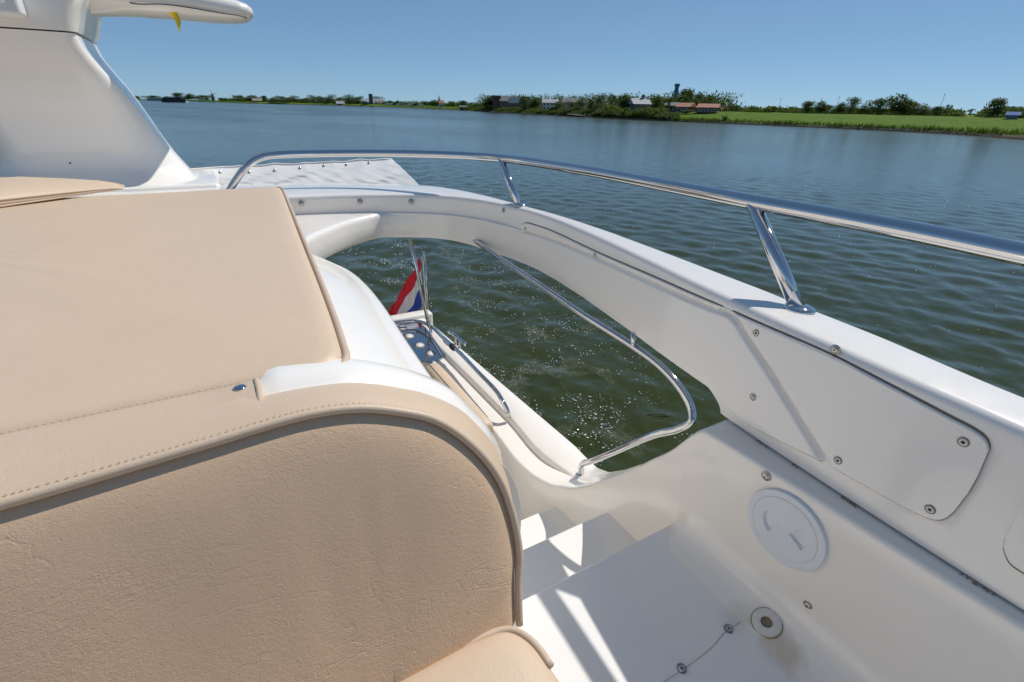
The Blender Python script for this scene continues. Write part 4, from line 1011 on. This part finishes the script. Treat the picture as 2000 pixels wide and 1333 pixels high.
# mast: raked pylon on the stern with a wing-shaped top
def mast():
    st = [(.46, -1.07, -.080, 3.24, 3.95, .26), (.43, -1.035, -.100, 3.29, 3.93, .25), (.395, -1.01, -.130, 3.35, 3.92, .24), (.34, -.995, -.165, 3.40, 3.91, .22), (.27, -.985, -.205, 3.41, 3.90, .20), (.17, -.975, -.25, 3.39, 3.90, .18), (.07, -.97, -.29, 3.36, 3.89, .15), (-.03, -.945, -.335, 3.32, 3.88, .11), (-.12, -.92, -.385, 3.28, 3.87, .07), (-.20, -.905, -.425, 3.25, 3.86, .05), (-.262, -.905, -.44, 3.235, 3.86, .04)]
    rings = []
    sp = cr([Vector((a[1], a[2], a[0])) for a in st], 4); sq = cr([Vector((a[3], a[4], a[5])) for a in st], 4)
    for A, B in zip(sp, sq):
        u0, u1, h = A; v0, v1, r = B; ring = []
        ru = min(r*1.5, (u1-u0)*.6)
        for (cx, cy, a0, qx) in ((u1-ru, v0+r, -pi/2, ru), (u1-r, v1-r, 0, r), (u0+r, v1-r, pi/2, r), (u0+r, v0+r, pi, r)):
            for k in range(15): an = a0+(pi/2)*k/14; ring.append(P(cx+qx*cos(an), cy+r*sin(an), h))
        rings.append(ring)
    mo = obj('mast', *loft(rings), M['gel'], yacht, sharp=60)
    # foot plate
    obj('mast_foot', *rbox(-1.1, -.01, 3.28, 4.0, ZC-.47, ZC-.418, .02), M['deck'], mo, sharp=40)
    # head above the seam
    hd = [(-.268, -.915, -.43, 3.23, 3.87, .045), (-.30, -.93, -.415, 3.225, 3.88, .06), (-.36, -.95, -.395, 3.225, 3.9, .07), (-.42, -.96, -.36, 3.225, 3.9, .07), (-.5, -.97, -.30, 3.38, 3.9, .06), (-.62, -.97, -.28, 3.4, 3.9, .08)]
    rings = []
    for h, u0, u1, v0, v1, r in hd:
        ring = []
        for (cx, cy, a0) in ((u1-r, v0+r, -pi/2), (u1-r, v1-r, 0), (u0+r, v1-r, pi/2), (u0+r, v0+r, pi)):
            for k in range(13): an = a0+(pi/2)*k/12; ring.append(P(cx+r*cos(an), cy+r*sin(an), h))
        rings.append(ring)
    head = obj('mast_head', *loft(rings), M['gel'], mo, sharp=60)
    # wing to port (and its twin to starboard)
    for sgn in (1, -1):
        rings = []
        ws = [(-.50, .11, .10, -.475), (-.36, .095, .15, -.465), (-.22, .080, .17, -.462), (0, .068, .18, -.452), (.16, .060, .18, -.444), (.26, .052, .17, -.440), (.31, .042, .15, -.437), (.335, .026, .12, -.436), (.343, .008, .08, -.435)]
        for u, th, dp, hc in cr([Vector((a, b, c)) for a, b, c, d in ws], 4) and [(a, b, c, d) for a, b, c, d in ws]:
            ring = [];
            for k in range(20):
                an = 2*pi*k/20; cx, sx = cos(an), sin(an)
                ring.append(P((u if sgn > 0 else CX2*1.2-u), 3.58+dp*math.copysign(abs(cx)**.7, cx), hc-th*math.copysign(abs(sx)**.8, sx)))
            rings.append(ring)
        w = obj('wing', *loft(rings), M['gel'], mo)
        if sgn > 0: obj('wing_seam', *tube(cr([P(-.235, 3.48, -.45), P(-.20, 3.415, -.418), P(-.06, 3.40, -.425), (0.15, 3.404, ZC+.412), P(.27, 3.418, -.405), P(.30, 3.45, -.40)], 5), .003, 6), M['slate'], w)
    # mast-head lamp in its housing, at the left
    lh = obj('lamp_housing', *rbox(-.83, -.580, 3.13, 3.25, ZC+.305, ZC+.44, .015), M['hatchm'], mo, sharp=40)
    obj('lamp_lens', *rbox(-.77, -.62, 3.122, 3.14, ZC+.345, ZC+.42, .006), M['glass'], lh, sharp=40)
    for q in ((82, 268), (137, 319)):
        d = ray(*q); t = (3.406 if q[1] > 300 else 3.404)/d.y; pt = d*t; obj('scuff', *lathe([(.0045, 0), (.002, .002)], (pt.x, pt.y, ZC+pt.z), (0, -1, 0), 6), M['dark'], mo)
    return mo
mast()

# ================================================================== things lying on the boat
# sunpad
def sunpad():
    out = [(-1.5, .716), (-.8, .716), (-.288, .716), (-.012, .718), (.055, .720), (.090, .725), (.110, .738), (.120, .760), (.127, .81), (.137, .92), (.155, 1.17), (.172, 1.438), (.205, 1.95), (.236, 2.45), (.243, 2.60), (.236, 2.645), (.20, 2.66), (0, 2.665), (-.4, 2.665), (-1.3, 2.665), (-1.46, 2.65), (-1.5, 2.6), (-1.52, 1.6)]
    o = cr([(a, b, 0) for a, b in out+[out[0]]], 6)[:-1]; n = len(o); cx = Vector((-.62, 1.69, 0)); rings = []
    def inset(p, d):
        q = cx-p; L = q.length
        return p+Vector((math.copysign(min(d, abs(q.x)), q.x), math.copysign(min(d, abs(q.y)), q.y), 0)) if False else p+q*(d/L)
    top = .36
    lay = [(.004, .475), (.0, .45), (.0, .392), (.004, .378), (.012, .3685), (.026, .3635), (.06, .361)]
    rings = [[P(inset(p, d).x, inset(p, d).y, h) for p in o] for d, h in lay]
    for t in np.linspace(.1, 1, 12):
        rings.append([P(lerp(inset(p, .06).x, cx.x, t), lerp(inset(p, .06).y, cx.y, t), .361-.012*sin(min(1, t*1.2)*pi/2)+.0015*mnoise.noise(Vector((p.x*6, p.y*6, t*5)))) for p in o])
    loc = (-.62, 1.69, ZC-.475)
    body = obj('sunpad', *loft(rings, True, False), M['pad'], loc=loc)
    tag(body, 'wide flat beige sun pad on the white deck behind the backrest', 'cushion')
    pp = [P(p.x, p.y, .374) for p in o]; k0 = 18
    edge = [q for q in cr([(-1.4, .7125, .381), (-.5, .7125, .381), (-.012, .7135, .381), (.055, .7165, .381), (.091, .7215, .380), (.1125, .7355, .379), (.1225, .758, .378), (.1285, .81, .376), (.1385, .92, .375), (.1565, 1.17, .375), (.1735, 1.438, .375), (.2065, 1.95, .375), (.2375, 2.45, .374), (.2445, 2.60, .372), (.2365, 2.647, .372), (.20, 2.663, .374), (0, 2.667, .374)], 6)]
    obj('piping', *tube([P(*q) for q in edge], .0064, 10), M['pipe'], body)
sunpad()
# headrest cushion at the back left
def headrest():
    loc = (-.95, 2.56, ZC-.36); o_ = empty('headrest_cushion', loc, 'low beige headrest cushion at the back left of the sun pad', 'cushion')
    rings = []
    for u, k in [(-1.7, 1), (-1.2, 1), (-.9, 1), (-.7, 1), (-.55, .95), (-.46, .85), (-.41, .65), (-.385, .35), (-.375, .1)]:
        vf = 2.715+(max(u, -1.0)+.39)*.98; T_ = .060*k*(1 if u < -.7 else lerp(.55, 1, (-.39-u)/.31 if u < -.39 else 0))
        ring = [P(u, v, .3535-T_*t_) for v, t_ in ((vf+.012, 0), (vf, .22), (vf+.006, .42), (vf+.03, .66), (vf+.08, .84), (lerp(vf, 2.82, .6)+.03, .97), (2.80, 1.0), (2.83, .8), (2.84, 0))]; rings.append(ring)
    obj('cushion_body', *loft(rings), M['pad'], o_, sharp=60)
    obj('piping', *tube([Vector(r[2])+Vector((0, -.002, 0)) for r in rings], .0045, 8), M['pipe'], o_)
    obj('piping', *tube([Vector(r[0])+Vector((0, -.006, .003)) for r in rings], .0035, 8), M['pipe'], o_)
headrest()

# backrest
def backrest():
    loc = (-.4, .55, ZC-.75)
    root = empty('bench_back_cushion', loc, 'large beige vinyl bench backrest with rounded end and creased front', 'backrest')
    N = len(FR); rings = []
    for i in range(N):                        # top band: from the rear edge over to the front seam
        f, q = FR[i], RE[i]; nf, nq = nrm2(FR, i), nrm2(RE, i); vf = vfront(f.y); ring = []
        vr = .683 if q.x > -.02 else .712
        for t in np.linspace(0, 1, 9):
            bul = .007*sin(pi*t)
            x = lerp(q.x, f.x, t); h = lerp(q.y, f.y, t); v = lerp(vr, vf+.004, t); n = nq.lerp(nf, t)
            o = bul+(.002 if 0 < t < 1 else 0)-(.007 if t == 0 else 0)
            ring.append(P(x+n.x*o, v, h+n.y*o))
        rings.append(ring)
    band = obj('top_band', *loft(rings, False, False), M['beige'], root)
    # piping at the front seam
    pp = []
    for i in range(N): f = FR[i]; n = nrm2(FR, i); pp.append(P(f.x+n.x*.001, vfront(f.y)-.0055, f.y+n.y*.001))
    obj('piping', *tube(pp, .0060, 12), M['beige'], root)
    # front face: pulled in at the seam, swelling towards the middle
    rings = []
    for s, d, sink in ((0, .002, .002), (0, .008, .007), (.012, .010, .0115), (.03, .011, .0150), (.06, .012, .019), (.11, .012, .0225), (.2, .012, .026), (.36, .012, .029), (.52, .012, .031), (.7, .012, .032), (.85, .012, .032), (1.0, .012, .031)):
        ring = []
        for i in range(N):
            f = FR[i]; n = nrm2(FR, i); x = f.x-n.x*d; h = f.y-n.y*d
            tx = min(x, lerp(x, .02, sstep(x, -.25, .3))); th = .80
            xx = lerp(x, tx, s); hh = lerp(h, max(th, h+.02), s)
            w = .0025*mnoise.noise(Vector((xx*9, hh*9, 1)))+.0012*mnoise.noise(Vector((xx*28, hh*22, 5)))
            ring.append(P(xx, vfront(hh)+.004-sink-w*min(1, s*8), hh))
        rings.append(ring)
    obj('front_panel', *loft(rings, False, False), M['beige2'], root)
    # stitching along the band, a short dash each
    V, F = [], []
    L = [Vector(q) for q in pp]; acc = 0
    for i in range(len(L)-1):
        a, b = L[i], L[i+1]
        if a.x < -.7: continue
        k = max(1, int((b-a).length/.0062)); t = (b-a).normalized()
        f = FR[i]; n = nrm2(FR, i); w_ = Vector((n.x, 0, -n.y))
        for j in range(k):
            c = a.lerp(b, (j+.3)/k)+Vector((0, .0135, 0))+w_*.0013; o_ = len(V); s_ = Vector((0, .0005, 0))
            V += [c-s_, c+s_, c+s_+t*.0036, c-s_+t*.0036, c+w_*.0005+t*.0018]; F += [(o_, o_+1, o_+4), (o_+1, o_+2, o_+4), (o_+2, o_+3, o_+4), (o_+3, o_, o_+4)]
    st = obj('stitching', V, F, M['stitch'], root, smooth=False); st['kind'] = 'stuff'
    # cover flap at the rear: wraps over to the sun pad and ends at a hem beside the white moulding
    rings = []
    for u in (-1.6, -.8, -.3, -.1, -.035, -.022, -.012):
        hem = .0015 if u > -.03 else 0
        rings.append([P(u, v, h) for v, h in ((.640, .3600-hem), (.665, .3590-hem), (.69, .3592-hem), (.710, .3615-hem), (.7165, .3665-hem), (.7165, .375), (.70, .37), (.66, .366))])
    fl = obj('cover_flap', *loft(rings), M['beige'], root, sharp=50)
    obj('hem', *tube(cr([P(-.013, .640, .3625), P(-.012, .665, .3590), P(-.012, .69, .3590), P(-.013, .712, .3625), P(-.014, .718, .369)], 5), .0042, 8), M['pipe'], fl)
    V, F = [], []
    for k in range(150):
        u = -1.2+k*.0078; c = Vector(P(u, .712, .3612)); o_ = len(V); V += [c+Vector((0, -.0008, 0)), c+Vector((.0042, -.0008, 0)), c+Vector((.0042, .0008, 0)), c+Vector((0, .0008, 0)), c+Vector((.002, 0, .001))]; F += [(o_, o_+1, o_+4), (o_+1, o_+2, o_+4), (o_+2, o_+3, o_+4), (o_+3, o_, o_+4)]
    st = obj('stitching', V, F, M['stitch'], fl, smooth=False); st['kind'] = 'stuff'
    sb = obj('snap_button', *lathe([(.0088, 0), (.0086, .0018), (.006, .0034), (.001, .0040)], P(-.034, .693, .3595), (0, 0, 1), 24), M['steel'], root)
backrest()

# bench seat cushion, lower right
def seat():
    loc = (-.4, .15, ZC-.79); root = empty('seat_cushion', loc, 'beige vinyl bench seat cushion at the bottom edge, below the backrest', 'cushion')
    out = [(-1.6, .425), (-.6, .425), (.1, .425), (.20, .424), (.245, .414), (.264, .385), (.270, .33), (.272, .2), (.262, 0), (.235, -.25), (.15, -.40), (-.6, -.42), (-1.6, -.42)]
    o = cr([(a, b, 0) for a, b in out+[out[0]]], 7)[:-1]; cx = Vector((-.55, .02, 0))
    def ins(p, d): q = cx-p; return p+q*(d/q.length)
    lay = [(.01, .80), (.0, .79), (-.004, .75), (.0, .722), (.008, .710), (.022, .702), (.05, .697)]
    rings = [[P(ins(p, d).x, ins(p, d).y, h) for p in o] for d, h in lay]
    for t in np.linspace(.1, 1, 8): rings.append([P(lerp(ins(p, .05).x, cx.x, t), lerp(ins(p, .05).y, cx.y, t), .697-.012*sin(t*pi/2)) for p in o])
    obj('cushion_body', *loft(rings, True, False), M['beige'], root)
    pp = [P(ins(p, .001).x, ins(p, .001).y, .7135) for p in o]
    obj('piping', *tube(pp[:len(pp)*6//13], .006, 10), M['pipe'], root)
seat()
# cockpit bolster
def bolster():
    loc = (.84, 2.1, ZC-1.45); root = empty('cockpit_bolster', loc, 'long narrow beige side cushion down in the cockpit beside the side deck', 'cushion')
    rings = []
    for v, s in ((1.722, .7), (1.726, .9), (1.738, 1), (1.8, 1), (2.05, 1), (2.3, 1), (2.41, .95), (2.43, .6)):
        c = [(.872, 1.56), (.83, 1.56), (.805, 1.47), (.803, 1.40), (.815, 1.369), (.842, 1.358), (.882, 1.360), (.902, 1.374), (.906, 1.396)]
        rings.append([P(lerp(.86, u, .4+.6*s), v, lerp(1.45, h, .4+.6*s)) for u, h in c])
    obj('cushion_body', *loft(rings), M['beige'], root, sharp=60)
    obj('seam', *tube([Vector(r[5])+Vector((0, 0, .001)) for r in rings], .003, 6), M['pipe'], root)
bolster()

# canvas awning behind the stern
def canvas():
    loc = (.5, 4.0, ZC-.5); root = empty('canvas_awning', loc, 'wrinkled white canvas awning with press studs behind the stern rail', 'awning')
    nu, nv = 170, 36; V, F = [], []
    for j in range(nv+1):
        t = j/nv
        for i in range(nu+1):
            s = i/nu
            # top edge to lower edge (nearer, lower)
            u = lerp(lerp(-.6, 1.197, s), lerp(-.6, 1.42, s), t); v = lerp(4.0, 3.78, t); h = lerp(lerp(.412, .388, s), .66, t)-.012*sin(pi*t)*(1-t)
            w = mnoise.noise(Vector((u*7+t*5, t*3, 2)))*.019+mnoise.noise(Vector((u*16-t*9, t*6, 7)))*.009+mnoise.noise(Vector((u*34+t*14, t*5, 9)))*.003
            sag = .006*abs(sin(u*pi/.20+.7))*(1-t)**2
            V.append(P(u, v-w*(.3+t), h+sag+w*.4))
    n1 = nu+1
    for j in range(nv):
        for i in range(nu): F.append((j*n1+i, j*n1+i+1, (j+1)*n1+i+1, (j+1)*n1+i))
    # back sheet gives the cloth a thickness
    o0 = len(V); V2 = [(x, y+.004, z-.002) for x, y, z in V]; F2 = [tuple(k+o0 for k in q[::-1]) for q in F]
    top = [(i, i+1, o0+i+1, o0+i) for i in range(nu)]; sd = [(j*n1+nu, (j+1)*n1+nu, o0+(j+1)*n1+nu, o0+j*n1+nu) for j in range(nv)]
    obj('cloth', V+V2, F+F2+top+sd, M['canvas'], root, sharp=60)
    obj('hem_rope', *tube([Vector(V[i]) for i in range(0, nu+1, 3)], .006, 6), M['canvas'], root)
    for q in ((430, 337.5), (485.5, 335.6), (537, 332), (585.5, 327.5), (633, 323.5), (677, 322), (720.5, 318.6)):
        d = ray(*q); best = min(range(len(V)), key=lambda k: (Vector((V[k][0], V[k][1], V[k][2]-ZC)).normalized()-d.normalized()).length)
        obj('press_stud', *lathe([(.009, 0), (.007, .003), (.002, .004)], Vector(V[best])+Vector((0, -.004, .001)), (0, -.8, .6), 10), M['steel2'], root)
    obj('frame_tube', *tube([P(-.6, 4.03, .425), P(1.2, 4.03, .40), P(1.43, 3.80, .67)], .012, 8), M['steel2'], root)
canvas()

# flag on its staff
def flag():
    b0 = Vector(P(1.175, 3.30, 1.52)); t0 = Vector(P(1.155, 3.27, .945)); root = empty('flag', b0, 'drooping red white and blue flag on a steel staff at the stern corner', 'flag')
    obj('flagstaff', *tube([b0, t0], .0085, 10), M['steel'], root)
    obj('sleeve', *tube([b0.lerp(t0, .12)+Vector((-.014, 0, 0)), b0.lerp(t0, .93)+Vector((-.014, 0, 0))], .006, 8), M['white'], root)
    V, F, fm = [], [], []; na, nb = 30, 26
    for a in range(na+1):
        ta = a/na                              # 0 bottom of hoist, 1 top
        h0 = b0.lerp(t0, .31+.63*ta)+Vector((-.018, 0, 0))
        for b in range(nb+1):
            tb = b/nb; L = .62*tb
            out = .44*L+.010*sin(tb*9+ta*2); down = .80*L*(1-.15*tb)
            fold = .028*sin(tb*12+ta*3.0)*min(1, tb*2)+.014*sin(tb*25+ta*5)*tb
            V.append((h0.x-out*1.0, h0.y+fold*.8+.05*tb+.02, h0.z-down*1.0*(.75+.25*tb**.5)))
    for a in range(na):
        for b in range(nb): F.append((a*(nb+1)+b, a*(nb+1)+b+1, (a+1)*(nb+1)+b+1, (a+1)*(nb+1)+b)); fm.append(0 if a < 12 else 1 if a < 21 else 2)
    obj('cloth', V, F, [M['blue'], M['white'], M['red']], root, fmat=fm)
flag()
# yellow pennant under the wing
def pennant():
    V = []; top = Vector(P(-.045, 3.45, -.40)); F = []
    for k in range(9):
        t = k/8; w = .017*(1-t)**.8+.001; c = top+Vector((.03*t+.008*sin(t*5), .006*sin(t*6), -.085*t))
        V += [c+Vector((-w, .006*sin(t*7), 0)), c+Vector((w, -.006, 0)), c+Vector((w, .002, 0)), c+Vector((-w, .010, 0))]
    for k in range(8):
        for j in range(4): F.append((k*4+j, k*4+(j+1) % 4, (k+1)*4+(j+1) % 4, (k+1)*4+j))
    o = obj('pennant', V, F, M['yellow'], loc=top); tag(o, 'small yellow pennant hanging under the mast wing', 'pennant')
pennant()
# floating twig inside the hatch view
d = ray(1265, 812); t = -ZC/d.z; q = d*t; q.z = .02
o = obj('twig', *tube(cr([q+Vector((-.16, .10, 0)), q, q+Vector((.10, -.05, .01)), q+Vector((.22, -.16, 0))], 4), .008, 6), M['bark'], loc=q); tag(o, 'thin dark twig floating on the water inside the hatch view', 'twig')

for o in bpy.data.objects:
    if '_w' in o: del o['_w']
